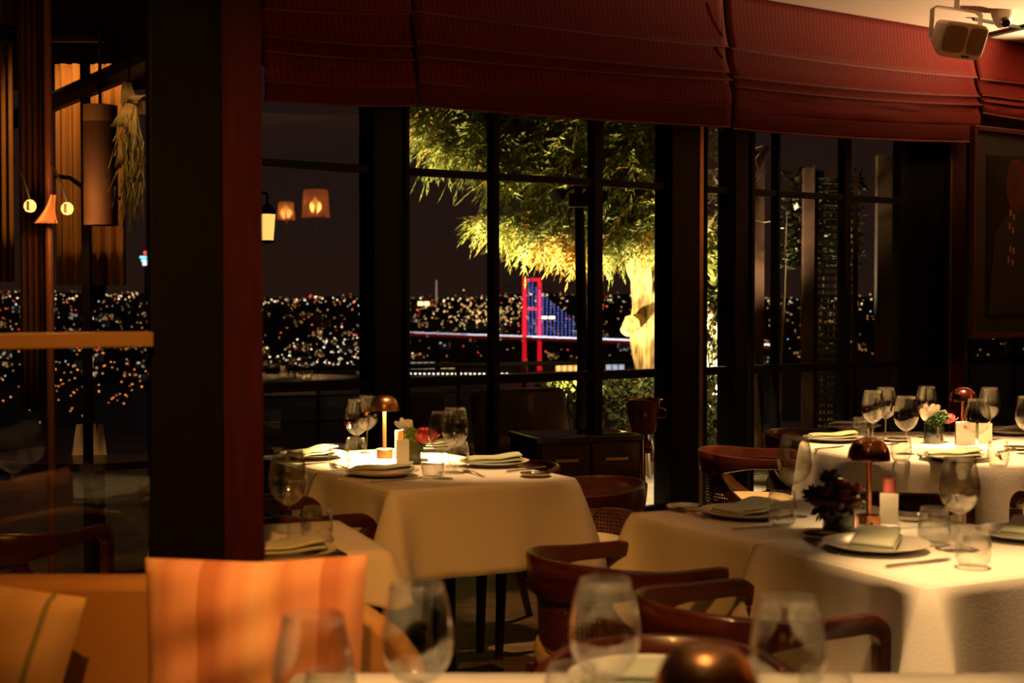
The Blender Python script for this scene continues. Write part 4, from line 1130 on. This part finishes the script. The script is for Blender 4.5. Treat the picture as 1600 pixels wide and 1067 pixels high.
# centre table vase
p = pat(643, 724); v = vase(p, .036, .082, M['vase_green'], 'green glass vase with white, lime and pink blooms on centre table', 8)
f = p.y/F
def loc3(px, py, base): q = P(px, py, base.y); return Vector((q.x-base.x, 0, q.z-base.z))
c = loc3(637, 669, p); flower(v, 'white_flower', bloom(c, .042, 3, .9, FR), M['white_petal'], c, .02)
c = loc3(630, 664, p)+Vector((0,-.01,0)); mb = MB()
for a in (2.6, 1.7, .6): petal(mb, c-Vector((0,0,.01)), Vector((cos(a)*.8, -.2, sin(a))).normalized(), Vector((0,-1,.2)).normalized(), .042, .022, .4)
flower(v, 'white_flower', mb, M['white_petal'], c, .02)
c = loc3(645, 681, p)+Vector((0,-.02,0)); flower(v, 'green_pompon', puff(c, .028, 520, .013, .0045, FR), M['green_bloom'], c, .02)
c = loc3(663, 682, p); flower(v, 'pink_peony', bloom(c, .058, 5, .15, FR, .9), M['pink_petal'], c, .02)
c = loc3(652, 690, p)+Vector((0,.025,0)); flower(v, 'leaf_sprig', puff(c, .02, 80, .03, .008, FR), M['dark_bloom'], c, .02)
# right table vase
p = pat(1310, 829); v = vase(p, .043, .088, M['vase_black'], 'black glass vase of dark red flowers on right table', 2)
for (px, py, dy) in ((1290, 768, -.02), (1312, 758, .0), (1330, 764, -.02), (1300, 785, -.05), (1325, 783, -.05), (1278, 783, 0), (1313, 772, -.05)):
    c = loc3(px, py, p)+Vector((0, dy, 0)); flower(v, 'red_flower', bloom(c, .031, 4, .2, FR, .9), M['wine_petal'], c, .03)
for (px, py) in ((1272, 775), (1340, 780), (1300, 750), (1285, 798)):
    c = loc3(px, py, p)+Vector((0,.01,0)); flower(v, 'leaf_sprig', puff(c, .016, 60, .026, .006, FR), M['black_leaf'], c, .03)
# round table vase
p = pat(1459, 693); v = vase(p, .045, .088, M['vase_black'], 'black vase with white lily and pink bloom on round table', 2)
c = loc3(1452, 648, p); mb = MB()
for a in (2.5, 2.0, 1.5, 1.0, .5): petal(mb, c-Vector((0,0,.03)), Vector((cos(a)*.75, .15*sin(7*a)-.1, sin(a))).normalized(), Vector((0,-1,.2)).normalized(), .082, .036, .3)
flower(v, 'white_lily', mb, M['white_petal'], c-Vector((0,0,.03)), .03)
for (px, py) in ((1462, 656), (1470, 652), (1455, 662)):
    c = loc3(px, py, p)+Vector((0,-.02,0)); flower(v, 'green_pompon', puff(c, .024, 260, .016, .004, FR), M['dark_bloom'], c, .03)
c = loc3(1480, 655, p)+Vector((0,.02,0)); flower(v, 'pink_peony', bloom(c, .045, 4, .1, FR, .9), M['pink_petal'], c, .03)

# menu blocks and candles
def block(px, py, w, h, ang, label, marks=False, side=False):
    p = pat(px, py); t = thing('menu_holder', label, 'menu holder', p, ang)
    MB().box((0, 0, .004), (w*1.15, .05, .008)).build('acrylic_base', M['acrylic'], t, smooth=0, bevel=.001)
    MB().box((0, 0, .008+h/2), (w, .012, h)).build('acrylic_block', M['acrylic'], t, smooth=0, bevel=.001)
    cd_ = MB().box((0, -.0072, .008+h*.5), (w*.94, .0014, h*.95)).build('card', M['card'], t, smooth=0)
    if marks:
        mb = MB()
        for s in (-1, 1):
            z0 = .008+h*.80; pts = [(s*(.0045+.0035*cos(a)), -.0084, z0+.0045*sin(a)) for a in [pi*1.1-i*pi*1.35/9 for i in range(10)]]+[(s*.003, -.0084, z0-.008)]
            mb.tube(pts, .0011, 6)
        mb.tube([(-.009, -.0084, .008+h*.80+.004), (0, -.0084, .008+h*.80-.001), (.009, -.0084, .008+h*.80+.004)], .0009, 6)
        mb.build('monogram', M['red_ink'], cd_, smooth=180)
    if side: MB().box((0, .0072, .008+h*.5), (w*.94, .0014, h*.95)).build('card', M['card'], t, smooth=0)
    return t
block(629, 727, .052, .092, .15, 'clear menu block with blank cream card beside centre lamp')
block(1389, 824, .052, .088, -.3, 'clear menu block with pale card right of shiny copper lamp')
block(1508, 699, .088, .100, .02, 'upright menu card with small red monogram on round table', True)
block(1540, 697, .060, .092, -.55, 'second pale menu card tilted behind the monogram card')
def candle(px, py, r, h, m, label, cap=None):
    p = pat(px, py); t = thing('pillar_candle', label, 'candle', p)
    MB().lathe([(.0004,0),(r,0),(r,h-.003),(r*.9,h),(.0004,h-.002)], 24).build('wax', m, t, smooth=40); MB().tube([(0,0,h-.002),(0,.001,h+.006)], .0008, 5).build('wick', M['black'], t)
candle(624, 718, .017, .115, M['candle'], 'orange candle behind the menu block on centre table')
candle(1389, 812, .018, .118, M['pink_candle'], 'pink candle behind the menu block on right table')
p = pat(663, 724); t = thing('votive_glass', 'tiny glass votive right of the green vase', 'votive', p)
MB().lathe([(.0004,0),(.018,0),(.0185,.034),(.017,.034),(.0165,.006),(.0004,.006)], 24).build('glass_cup', M['water_glass'], t, smooth=40); MB().lathe([(.0004,.007),(.015,.007),(.015,.018),(.0004,.018)], 20).build('wax', M['white_petal'], t, smooth=40)

# ------------------------------------------------------------------ service cabinet and cooler
ang = radians(20); zt = .70; q = G(838, 685, zt); ca = thing('service_cabinet', 'dark wooden service cabinet with glossy black glass top', 'cabinet', (q.x, q.y, 0), ang)
cw, cdp = .585, .42
MB().box((cw/2, cdp/2, .36), (cw-.02, cdp-.02, .62)).build('body', M['dark_wood'], ca, smooth=0, bevel=.006)
MB().box((cw/2, cdp/2, .685), (cw, cdp, .03)).build('top_frame', M['dark_wood'], ca, smooth=0, bevel=.005)
MB().box((cw/2, cdp/2, .7015), (cw-.05, cdp-.05, .003)).build('glass_top', M['top_glass'], ca, smooth=0)
for i in range(2):
    x = .02+(cw-.04)*(i+.5)/2; dr_ = MB().box((x, .004, .575), ((cw-.04)/2-.012, .02, .17)).build('drawer', M['wood'], ca, smooth=0, bevel=.004)
    MB().box((x, -.016, .585), (.125, .012, .014)).box((x-.05, -.008, .585), (.01, .02, .01)).box((x+.05, -.008, .585), (.01, .02, .01)).build('handle', M['brass'], dr_, smooth=0, bevel=.002)
    dd = MB().box((x, .004, .27), ((cw-.04)/2-.012, .02, .40)).build('door', M['wood'], ca, smooth=0, bevel=.004)
for sx in (.04, cw-.04):
    for sy in (.05, cdp-.05): MB().box((sx, sy, .025), (.04, .04, .05)).build('foot', M['dark_wood'], ca, smooth=0)
MB().box((cw-.006, -.002, .36), (.006, .010, .62)).build('edge_trim', M['brass'], ca, smooth=0)
q = P(1005, 625, 8.5); ct = q.z
ck = thing('wine_cooler_stand', 'polished copper wine cooler on a stand by the window post', 'wine cooler', (q.x, q.y, 0))
MB().lathe([(.0004,ct-.20),(.06,ct-.20),(.075,ct-.19),(.095,ct-.08),(.105,ct-.012),(.122,ct),(.122,ct+.006),(.112,ct+.004),(.098,ct-.02),(.088,ct-.09),(.068,ct-.185),(.0004,ct-.19)], 40).build('bucket', M['dark_copper'], ck, smooth=50)
MB().lathe([(.0004,.03),(.016,.03),(.014,.30),(.014,ct-.32),(.05,ct-.315),(.052,ct-.295),(.035,ct-.285),(.05,ct-.27),(.05,ct-.255),(.03,ct-.245),(.028,ct-.2),(.0004,ct-.2)], 32).build('stand', M['dark_copper'], ck, smooth=40)
MB().lathe([(.0004,0),(.13,0),(.13,.01),(.03,.03),(.0004,.03)], 32).build('foot', M['dark_wood'], ck, smooth=40)
for s in (-1, 1):
    MB().tube([(s*.105+.03*cos(a)*s, -.03, ct-.075+.03*sin(a)) for a in [i*2*pi/16 for i in range(17)]], .005, 8).build('ring_handle', M['dark_copper'], ck)

# ------------------------------------------------------------------ banquette and cushions
BY0 = 2.6
bq = thing('banquette', 'ochre upholstered banquette along the lower left', 'sofa', (-1.3, BY0, 0))
zb_ = P(140, 908, BY0).z
def X(px, Y=BY0): return (px-800)/F*Y
prof = [(X(-210), zb_-.01), (X(-190), zb_), (X(215), zb_), (X(420), zb_-.004), (X(540), P(540, 940, BY0).z), (X(575), P(575, 962, BY0).z), (X(625), P(625, 1000, BY0).z), (X(660), P(660, 1048, BY0).z), (X(672), .45), (X(672), .08), (X(-210), .08)]
mb = MB(); n = len(prof)
for y in (0, .085):
    for x, z in prof: mb.v((x+1.3, y, z))
mb.Fc.append(tuple(range(n))[::-1]); mb.Fc.append(tuple(range(n, 2*n)))
for i in range(n): j = (i+1) % n; mb.Fc.append((i, j, n+j, n+i))
mb.build('back_panel', M['sofa'], bq, smooth=60, bevel=.018)
MB().box((.48, -.24, .40), (.70, .46, .12)).build('seat_cushion', M['sofa'], bq, smooth=180, bevel=.03)
MB().box((.48, -.21, .18), (.68, .38, .34)).build('seat_base', M['dark_wood'], bq, smooth=0)
def cushion(name, label, c, w, h, d, rx, ry, rz, m, seed=0):
    R_ = random.Random(seed); n = 28; mb = MB()
    for s in (-1, 1):
        rows = []; uv = []
        for i in range(n+1):
            row = []; ur = []
            for j in range(n+1):
                a = 2*j/n-1; b = 2*i/n-1
                px_ = .5*w*a*(1-.07*(1-b*b)*0 - .05*(1-abs(b))*1); pz_ = .5*h*b*(1-.05*(1-abs(a)))
                k = max(0, (1-a**4))*max(0, (1-b**4)); th_ = d*.5*k**.45
                wr = .006*sin(5*a+3*b+seed)*k + .005*sin(11*b-4*a)*k
                row.append((px_, s*(th_+wr if k > 0 else 0), pz_)); ur.append((a*w/2+.3, b*h/2))
            rows.append(row); uv.append(ur)
        mb.grid(rows, uv=uv, flip=(s > 0))
    o = mb.build(name, m, smooth=180); o.location = c; o.rotation_euler = (rx, ry, rz); tag(o, label, 'cushion', 'scatter cushions on the banquette'); return o
M['stripe'] = stripe_mat('peach_stripe', (.62,.27,.12), (.44,.15,.055), 'u', .21, .14, .8, [(.34,(.62,.26,.11)),(.46,(.66,.36,.15)),(.58,(.66,.33,.14)),(.70,(.50,.20,.08)),(.82,(.62,.27,.12))], .12)
M['olive_stripe'] = stripe_mat('cream_olive_stripe', (.66,.42,.17), (.26,.22,.06), 'u', .15, .05, .8, [(.5,(.66,.42,.17)),(.62,(.62,.36,.13))], .03)
YC = 2.44
cl = P(222, 876, YC); cr = P(572, 868, YC); cz = (cl.z+cr.z)/2; cwid = cr.x-cl.x
cushion('scatter_cushion', 'large peach striped cushion leaning in front of the pillar', ((cl.x+cr.x)/2, YC+.0, cz-.20), cwid, .40, .14, radians(-10), radians(-.8), 0, M['stripe'], 1)
ce = P(62, 893, YC)
cushion('scatter_cushion', 'cream cushion with olive stripes at the left edge', (ce.x-.18, YC+.02, ce.z-.215), .42, .41, .13, radians(-9), radians(11), 0, M['olive_stripe'], 4)

# ------------------------------------------------------------------ room reflections in the left partition, built as objects behind its glass
DY = 4.3
def drape(label, px0, px1, py0, py1, Y, m, folds, name='curtain'):
    a = P(px0, py0, Y); b = P(px1, py1, Y); rows = []; n = folds*8
    c = Vector(((a.x+b.x)/2, Y, b.z))
    for i in range(7):
        z = a.z+(b.z-a.z)*i/6; rows.append([((a.x+(b.x-a.x)*j/n)-c.x, .014*sin(2*pi*folds*j/n)*(1+.1*i), z-c.z) for j in range(n+1)])
    o = MB().grid(rows).build(name, m, smooth=180, solid=.006); o.location = c; tag(o, label, 'curtain'); return o
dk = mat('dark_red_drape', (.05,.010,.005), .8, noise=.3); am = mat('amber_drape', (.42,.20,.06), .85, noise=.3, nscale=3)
drape('dark red curtain reflected in the left partition, built behind it', 27, 72, -90, 640, 5.2, dk, 4)
drape('amber curtain for the lit wall reflected in the left partition', 86, 196, 100, 446, 5.9, am, 6)
drape('brown panel added for the reflected room above the amber curtain', -60, 245, -110, 140, 6.9, mat('brown_reflected_room', (.16,.06,.02), .9, noise=.4, nscale=3), 5)  # stands in for the brown room reflected in the glass
drape('pale net curtain reflected at the left edge of the partition', -40, 22, -60, 440, 5.8, am, 5)
pg = thing('reflected_beams', 'dark timber beams reflected in the left partition', 'reflected_beams', (P(136, 470, 5.35).x, 5.35, -.03)); inv = Matrix.Translation(-pg.location)
def bar(a, b, w, h):
    d = b-a; mb = MB(); mb.sweep([(a, Vector((d.y, -d.x, 0)).normalized(), Vector((0,0,1)), w, h), (b, Vector((d.y, -d.x, 0)).normalized(), Vector((0,0,1)), w, h)], 8, 8); return mb
a = P(-60, 222, 7.1); b = P(250, 76, 4.6); b.z = a.z
bar(a, b, .07, .07).build('beam', M['black_frame'], pg, smooth=0, M=inv)
a = P(-60, 40, 5.4); b = P(162, 55, 5.4); b.z = a.z = P(50, 53, 5.4).z
bar(a, b, .06, .06).build('beam', M['black_frame'], pg, smooth=0, M=inv)
a = P(136, 470, 5.35); MB().box((a.x, a.y, 1.12), (.03, .03, 2.3)).build('post', M['black_frame'], pg, smooth=0, M=inv)
a = P(78, 470, 5.1); MB().tube([(a.x, a.y, -.03), (a.x, a.y, 2.45)], .014, 10).build('post', mat('amber_pole', (.16,.055,.02), .5), pg, M=inv)
MB().tube([P(86, 275, 5.4), P(110, 278, 5.4), P(140, 300, 5.35), P(165, 303, 5.3), P(188, 310, 5.3)], .009, 6).build('cable', M['black'], pg, M=inv)
q = P(158, 352, 5.0); ps = thing('drum_pendant', 'brown drum pendant shade with pale top band reflected in the partition', 'pendant lamp', q)
rr = 26/F*5.0; hh = P(158, 165, 5.0).z-q.z
MB().lathe([(rr*.98,0),(rr,0),(rr,hh*.86),(rr*.98,hh*.86)], 32, close=True).build('shade', mat('brown_shade', (.05,.02,.008), .8), ps, smooth=40)
MB().lathe([(rr*.985,hh*.86),(rr*1.005,hh*.86),(rr*1.005,hh),(rr*.985,hh)], 32, close=True).build('top_band', mat('cream_band', (.20,.12,.05), .7), ps, smooth=40)
MB().tube([(0,0,hh-.01),(0,0,hh+.25)], .006, 6).build('cord', M['black'], ps); MB().lathe([(.0004,hh*.5),(.03,hh*.55),(.03,hh*.62),(.0004,hh*.66)], 16).build('bulb', mat('unlit_bulb', (.5,.4,.3), .3), ps)
MB().box((0,0,hh*.985), (rr*2, .008, .008)).build('spider', M['black'], ps, smooth=0)
gl = emis('lantern_flame', (1,.36,.07), 2.2, True)
for px, py, lab in ((47, 322, 'small glowing lantern nearest the left edge, reflected in the partition'), (105, 326, 'small reflected lantern glowing in front of the amber curtain')):
    q = P(px, py, 4.9); t = thing('hanging_lantern', lab, 'lantern', q)
    MB().lathe([(.0004,-.022),(.014,-.018),(.021,-.004),(.019,.010),(.010,.020),(.0004,.023)], 20).build('glowing_globe', gl, t, smooth=60)
    MB().box((0, -.020, 0), (.008, .012, .03)).build('dark_clip', M['black'], t, smooth=0)
    MB().tube([(0,0,.02),(-.02,.0,.09),(-.06,.02,.16)], .004, 6).build('cord', M['black'], t)
fab = mat('tied_linen', (.55,.26,.13), .9, noise=.2)
for px, py, lab in ((68, 345, 'peaked linen drape between the two glowing lanterns'), (146, 345, 'peaked linen drape right of the glowing lanterns')):
    q = P(px, py+4, 5.0); rows = []
    for i in range(9):
        f = i/8; z = .10*f; w = .045*(1-f)**1.8+.006; row = []
        for j in range(13): a = j/12; row.append((.02*f+.018-w*(1.6*a-.6)-.0, .02*sin(6*a), z))
        rows.append(row)
    o = MB().grid(rows).build('linen_drape', fab, smooth=180, solid=.004); o.location = q; tag(o, lab, 'drape')
# hanging dried plant with linen bow
q = P(205, 200, 4.5); hpn = thing('hanging_plant', 'hanging dried plant tied with a pale linen bow beside pillar', 'hanging plant', q); inv = Matrix.Translation(-q); RH = random.Random(9)
bow = mat('linen_bow', (.42,.25,.10), .9, noise=.3)
def strip(pts, w):
    rows = []
    for i, p in enumerate(pts):
        f = i/(len(pts)-1); ww = w*(.5+.7*f); rows.append([p+Vector((x*ww, .01*sin(5*x+i), 0)) for x in (-.5,-.2,.2,.5)])
    return MB().grid(rows)
strip([P(198, 128, 4.5), P(200, 145, 4.5), P(203, 162, 4.5)], .045).build('bow', bow, hpn, smooth=180, solid=.004, M=inv)
strip([P(204, 160, 4.5), P(214, 150, 4.48), P(228, 148, 4.5), P(232, 178, 4.5)], .06).build('bow', bow, hpn, smooth=180, solid=.004, M=inv)
strip([P(203, 162, 4.5), P(196, 180, 4.48), P(188, 198, 4.48)], .05).build('ribbon', bow, hpn, smooth=180, solid=.004, M=inv)
strip([P(206, 162, 4.5), P(205, 200, 4.5), P(198, 235, 4.5), P(194, 262, 4.5)], .05).build('ribbon', bow, hpn, smooth=180, solid=.004, M=inv)
mb = MB()
for _ in range(120):
    x0 = RH.gauss(204, 8); y0 = RH.uniform(175, 300); dx = RH.gauss(0, 9); L = RH.uniform(30, 90)
    mb.tube([P(x0, y0, 4.5+RH.gauss(0,.04)), P(x0+dx*.4, y0+L*.5, 4.5+RH.gauss(0,.05)), P(x0+dx-L*.08, y0+L, 4.5+RH.gauss(0,.06))], [.0025,.002,.001], 4)
o = mb.build('dried_stems', mat('dried_stem', (.34,.24,.06), .8, noise=.4), hpn, smooth=180, M=inv); o['kind'] = 'stuff'
MB().tube([P(200, 135, 4.5), P(203, 95, 4.68)], .003, 5).build('string', M['black'], hpn, M=inv)
# reflected table, built outside behind the partition
q = G(120, 712, .72); ot = thing('reflected_table', 'dim cloth covered table reflected in the left partition', 'table', (q.x+.05, q.y+.1, -.03))
MB().lathe([(.0004,.72),(.42,.72),(.42,.75),(.0004,.75)], 32).build('tabletop', M['dark_wood'], ot, smooth=30); MB().tube([(0,0,0),(0,0,.72)], .04, 12).build('pedestal', M['black_frame'], ot); MB().lathe([(0,0),(.24,0),(.22,.03),(0,.04)], 24).build('foot', M['black_frame'], ot)
for px, py, lab in ((133, 700, 'larger white tent card on the reflected table'), (156, 706, 'smaller white tent card on the reflected table')):
    q2 = Vector((P(px, 700, q.y+.05).x, q.y+.05, .721)); o = MB(); w = .11 if px < 140 else .05; h = .13
    b = [o.v((-w/2,-.03,0)), o.v((w/2,-.03,0)), o.v((w/2-.01,0,h)), o.v((-w/2+.02,0,h)), o.v((-w/2,.03,0)), o.v((w/2,.03,0))]; o.Fc += [(b[0],b[1],b[2],b[3]), (b[3],b[2],b[5],b[4])]
    o = o.build('tent_card', M['card'], smooth=0, solid=.002); o.location = q2; o.rotation_euler = (0,0,.4); tag(o, lab, 'card', 'tent cards on the reflected table')
c_ = G(95, 985, .0); chair(Vector((-1.62, 4.55, 0)), Vector((.3, 1, 0)), 'dark chair silhouette behind the left partition')  # reflected chair, built behind the glass
for o in bpy.data.objects:
    if o.get('label') == 'dark chair silhouette behind the left partition': o.location.z = -.03
# room lamps (outside the frame; all but the added third show in the panes)
def floor_lamp(p, label, h=1.95, s=1.0):
    t = thing('floor_lamp', label, 'floor lamp', (p[0], p[1], 0), 0, 'floor lamps with linen drum shades')
    MB().lathe([(0,0),(.16,0),(.16,.015),(.02,.03),(0,.03)], 28).build('base', M['brass'], t, smooth=40); MB().tube([(0,0,.02),(0,0,h)], .012, 10).build('pole', M['brass'], t)
    MB().lathe([(.20*s,h-.16*s),(.202*s,h-.16*s),(.17*s,h+.24*s),(.168*s,h+.24*s)], 32, close=True).build('lamp_shade', M['shade'], t, smooth=40)
    MB().lathe([(.0004,h),(.03,h+.02),(.035,h+.06),(.0004,h+.1)], 16).build('bulb', M['lamp_glow'], t, smooth=60)
    return t
m = bpy.data.materials.new('linen_shade'); m.use_nodes = True; nt = m.node_tree; nt.nodes.clear()
tl = nt.nodes.new('ShaderNodeBsdfTranslucent'); tl.inputs[0].default_value = (.9,.5,.22,1); tp = nt.nodes.new('ShaderNodeBsdfTransparent'); tp.inputs[0].default_value = (1,.8,.55,1)
mx = nt.nodes.new('ShaderNodeMixShader'); mx.inputs[0].default_value = .5; oo = nt.nodes.new('ShaderNodeOutputMaterial')
nt.links.new(tl.outputs[0], mx.inputs[1]); nt.links.new(tp.outputs[0], mx.inputs[2]); nt.links.new(mx.outputs[0], oo.inputs[0]); M['shade'] = m
def mirr(px, py, Y):
    p = P(px, py, Y); return p + NRM*(2*(p-W0).dot(OUT))
ma, mb2 = mirr(447, 333, 15.5), mirr(493, 323, 14.6)
mc = mirr(1076, 300, 13.6); LX, LY = mc.x, mc.y;
FL = [((ma.x, ma.y), 'small floor lamp with orange shade at the right side of room', ma.z, .5), ((mb2.x, mb2.y), 'floor lamp with orange shade at the right side of room', mb2.z, .72), ((LX, LY), 'unseen floor lamp added beyond the round table to light the blinds', 2.1, 1)]  # third lamp is unseen, added to light blinds and right side
for p, lab, h_, s_ in FL: floor_lamp(p, lab, h_, s_)
# ceiling downlights
wq = mirr(1434, 320, 12.9); WX, WY = wq.x, wq.y
wu = thing('fill_uplighter', 'unseen brass lamp added to brighten the ceiling', 'floor lamp', (WX, WY, 0))  # no such lamp in view; added to brighten the ceiling
MB().tube([(0,0,0),(0,0,2.63)], .012, 8).build('pole', M['brass'], wu); MB().lathe([(0,0),(.14,0),(.14,.012),(0,.02)], 24).build('base', M['brass'], wu, smooth=40); MB().lathe([(.0004,2.62),(.05,2.63),(.11,2.73),(.108,2.73),(.048,2.635),(.0004,2.625)], 28).build('bowl', M['brass'], wu, smooth=60)
def downlight(p, label):
    t = thing('ceiling_downlight', label, 'downlight', (p[0], p[1], CEIL), 0, 'ceiling downlights')
    MB().lathe([(.055,-.006),(.062,-.006),(.062,0),(.055,0)], 24, close=True).build('trim_ring', M['white_plastic'], t, smooth=40); MB().lathe([(.0004,-.003),(.054,-.003),(.054,-.001),(.0004,-.001)], 24).build('lens', emis('downlight_lens', (1,.8,.55), 12), t, smooth=0)
for p, l in (((1.05, 3.05), 'downlight above the right table'), ((-.05, 5.2), 'downlight above the centre table'), ((-.20, .42), 'added warm fill downlight left of the nearest table'), ((.15, 1.75), 'added downlight brightening the nearest table'), ((.45, 6.35), 'downlight above the service cabinet'), ((1.9, 5.6), 'downlight above the round table'), ((.95, 5.75), 'downlight above the cream seated chair'), ((5.0, 6.0), 'downlight in the right part of ceiling'), ((5.6, 5.2), 'second downlight in the right part of ceiling')): downlight(p, l)
# ------------------------------------------------------------------ lights
def light(kind, loc, power, col, size=.05, tgt=None, spot=60, blend=.5, name=None):
    d = bpy.data.lights.new(name or kind.lower(), kind); d.energy = power; d.color = col
    if kind == 'SPOT': d.spot_size = radians(spot); d.spot_blend = blend; d.shadow_soft_size = size
    elif kind == 'AREA': d.size = size
    else: d.shadow_soft_size = size
    o = bpy.data.objects.new(name or kind.lower()+'_light', d); COL.objects.link(o); o.location = loc
    if tgt is not None:
        o.rotation_euler = (Vector(tgt)-Vector(loc)).to_track_quat('-Z', 'Y').to_euler()
    return o
# uplights in the planting
light('SPOT', P(800, 596, 11.5), 480, (1,.80,.34), .05, P(850, 300, 12.5), 120, .5, 'tree_uplight')
light('SPOT', P(690, 600, 11.4), 300, (1,.80,.34), .05, P(720, 230, 12.5), 110, .5, 'tree_uplight')
light('SPOT', P(890, 640, 11.6), 420, (1,.78,.34), .05, P(960, 300, 12.5), 100, .5, 'tree_uplight')
light('SPOT', P(985, 655, 11.9), 40, (1,.74,.34), .05, P(1012, 470, 12.6), 70, .5, 'trunk_uplight')
light('SPOT', P(1130, 655, 11.7), 1100, (1,.74,.42), .05, P(1125, 300, 12.2), 70, .6, 'tree_uplight')
light('SPOT', P(1285, 600, 13.9), 300, (1,.85,.45), .05, P(1290, 330, 13.2), 70, .6, 'shrub_uplight')
light('SPOT', P(1010, 520, 10.6), 60, (1,.80,.45), .05, P(1050, 640, 11.4), 70, .6, 'hedge_spot')
# table lamps
WARM = (1,.64,.24)
for k, e in (('t1', 34), ('t2', .4), ('t3', 2.2), ('t5', 5)): 
    o = light('AREA', LAMP[k]+Vector((0,0,.219)), e, WARM, .06, name='table_lamp_bulb'); o.data.shape = 'DISK'; o.data.spread = radians(150)
# downlights
SPC = (1,.56,.21)
light('SPOT', (1.05, 3.05, CEIL-.02), 400, SPC, .03, (1.22, 3.10, .75), 27, .8, 'downlight')
light('SPOT', (1.9, 5.6, CEIL-.02), 520, SPC, .03, (1.95, 5.8, .75), 34, .7, 'downlight')
light('SPOT', (.95, 5.75, CEIL-.02), 320, SPC, .03, (1.12, 6.4, .45), 22, .6, 'downlight')
light('SPOT', (-.05, 5.2, CEIL-.02), 190, SPC, .03, (-.1, 5.4, .75), 26, .8, 'downlight')
light('SPOT', (1.25, 10.25, 2.55), 420, (1,.76,.42), .03, (1.12, 10.1, 0), 48, .5, 'terrace_downlight')
# floor lamps
light('POINT', (ma.x, ma.y, ma.z), 12, (1,.42,.14), .06, name='floor_lamp_bulb'); light('POINT', (mb2.x, mb2.y, mb2.z), 20, (1,.42,.14), .06, name='floor_lamp_bulb')
light('SPOT', (WX, WY, 2.76), 380, (1,.60,.30), .05, (WX-1.9, WY-.45, CEIL+.45), 66, .7, name='ceiling_fill_light')  # added ceiling fill, aimed upward clear of the painting
light('POINT', (LX, LY, 2.2), 35, (1,.38,.16), .06, name='floor_lamp_bulb')  # light of the added third lamp
light('SPOT', (-.20, .42, CEIL-.02), 270, (1,.37,.055), .04, (-.46, 3.7, .6), 35, .9, 'downlight')  # unseen warm fill added from behind left for cushion and cloth fronts
light('POINT', P(47, 322, 4.8), 1.5, (1,.4,.1), .02, name='lantern_bulb'); light('POINT', P(105, 326, 4.8), 2.5, (1,.4,.1), .02, name='lantern_bulb')
light('SPOT', P(95, -150, 5.5), 42, (1,.48,.12), .05, P(120, 400, 5.9), 50, .7, 'reflection_fill_spot')  # added spot without a source, brightens the amber curtain
light('SPOT', (.45, 6.35, CEIL-.02), 90, SPC, .03, G(850, 950, 0), 15, .6, 'downlight')
light('SPOT', (.15, 1.75, CEIL-.02), 150, SPC, .03, (.17, 2.36, .75), 42, .7, 'downlight')  # unseen source added to brighten the nearest table and its glasses
light('SPOT', P(214, 40, 4.1), 5, (1,.62,.2), .03, P(205, 270, 4.5), 60, .7, 'reflection_fill_spot')  # added spot without a source, brightens the dried plant
# ------------------------------------------------------------------ world, camera
w = bpy.data.worlds.new('night'); SC.world = w; w.use_nodes = True
nt = w.node_tree; bg = nt.nodes['Background']
tc = nt.nodes.new('ShaderNodeTexCoord'); sx = nt.nodes.new('ShaderNodeSeparateXYZ'); nt.links.new(tc.outputs['Generated'], sx.inputs[0])
rp = nt.nodes.new('ShaderNodeValToRGB'); nt.links.new(sx.outputs['Z'], rp.inputs[0])
rp.color_ramp.elements[0].position = 0; rp.color_ramp.elements[0].color = (.0135,.0062,.0042,1)
rp.color_ramp.elements[1].position = .35; rp.color_ramp.elements[1].color = (.006,.0042,.0046,1)
nt.links.new(rp.outputs[0], bg.inputs[0]); bg.inputs[1].default_value = .7
cd = bpy.data.cameras.new('camera'); co = bpy.data.objects.new('camera', cd); COL.objects.link(co)
cd.sensor_width = 36; cd.lens = F*36/1600; cd.clip_start = .05; cd.clip_end = 20000
co.location = CAM; co.rotation_euler = (pi/2-PITCH, 0, 0)
cd.dof.use_dof = True; cd.dof.focus_distance = 6.8; cd.dof.aperture_fstop = 4.0
SC.camera = co
SC.view_settings.view_transform = 'Standard'; SC.view_settings.look = 'None'; SC.view_settings.exposure = .85; SC.view_settings.gamma = 1
SC.view_settings.use_curve_mapping = False
cy = SC.cycles
cy.use_denoising = True; cy.max_bounces = 10; cy.transparent_max_bounces = 40; cy.transmission_bounces = 10; cy.glossy_bounces = 5; cy.diffuse_bounces = 2
cy.caustics_refractive = False; cy.caustics_reflective = False; cy.sample_clamp_indirect = 4; cy.blur_glossy = 0
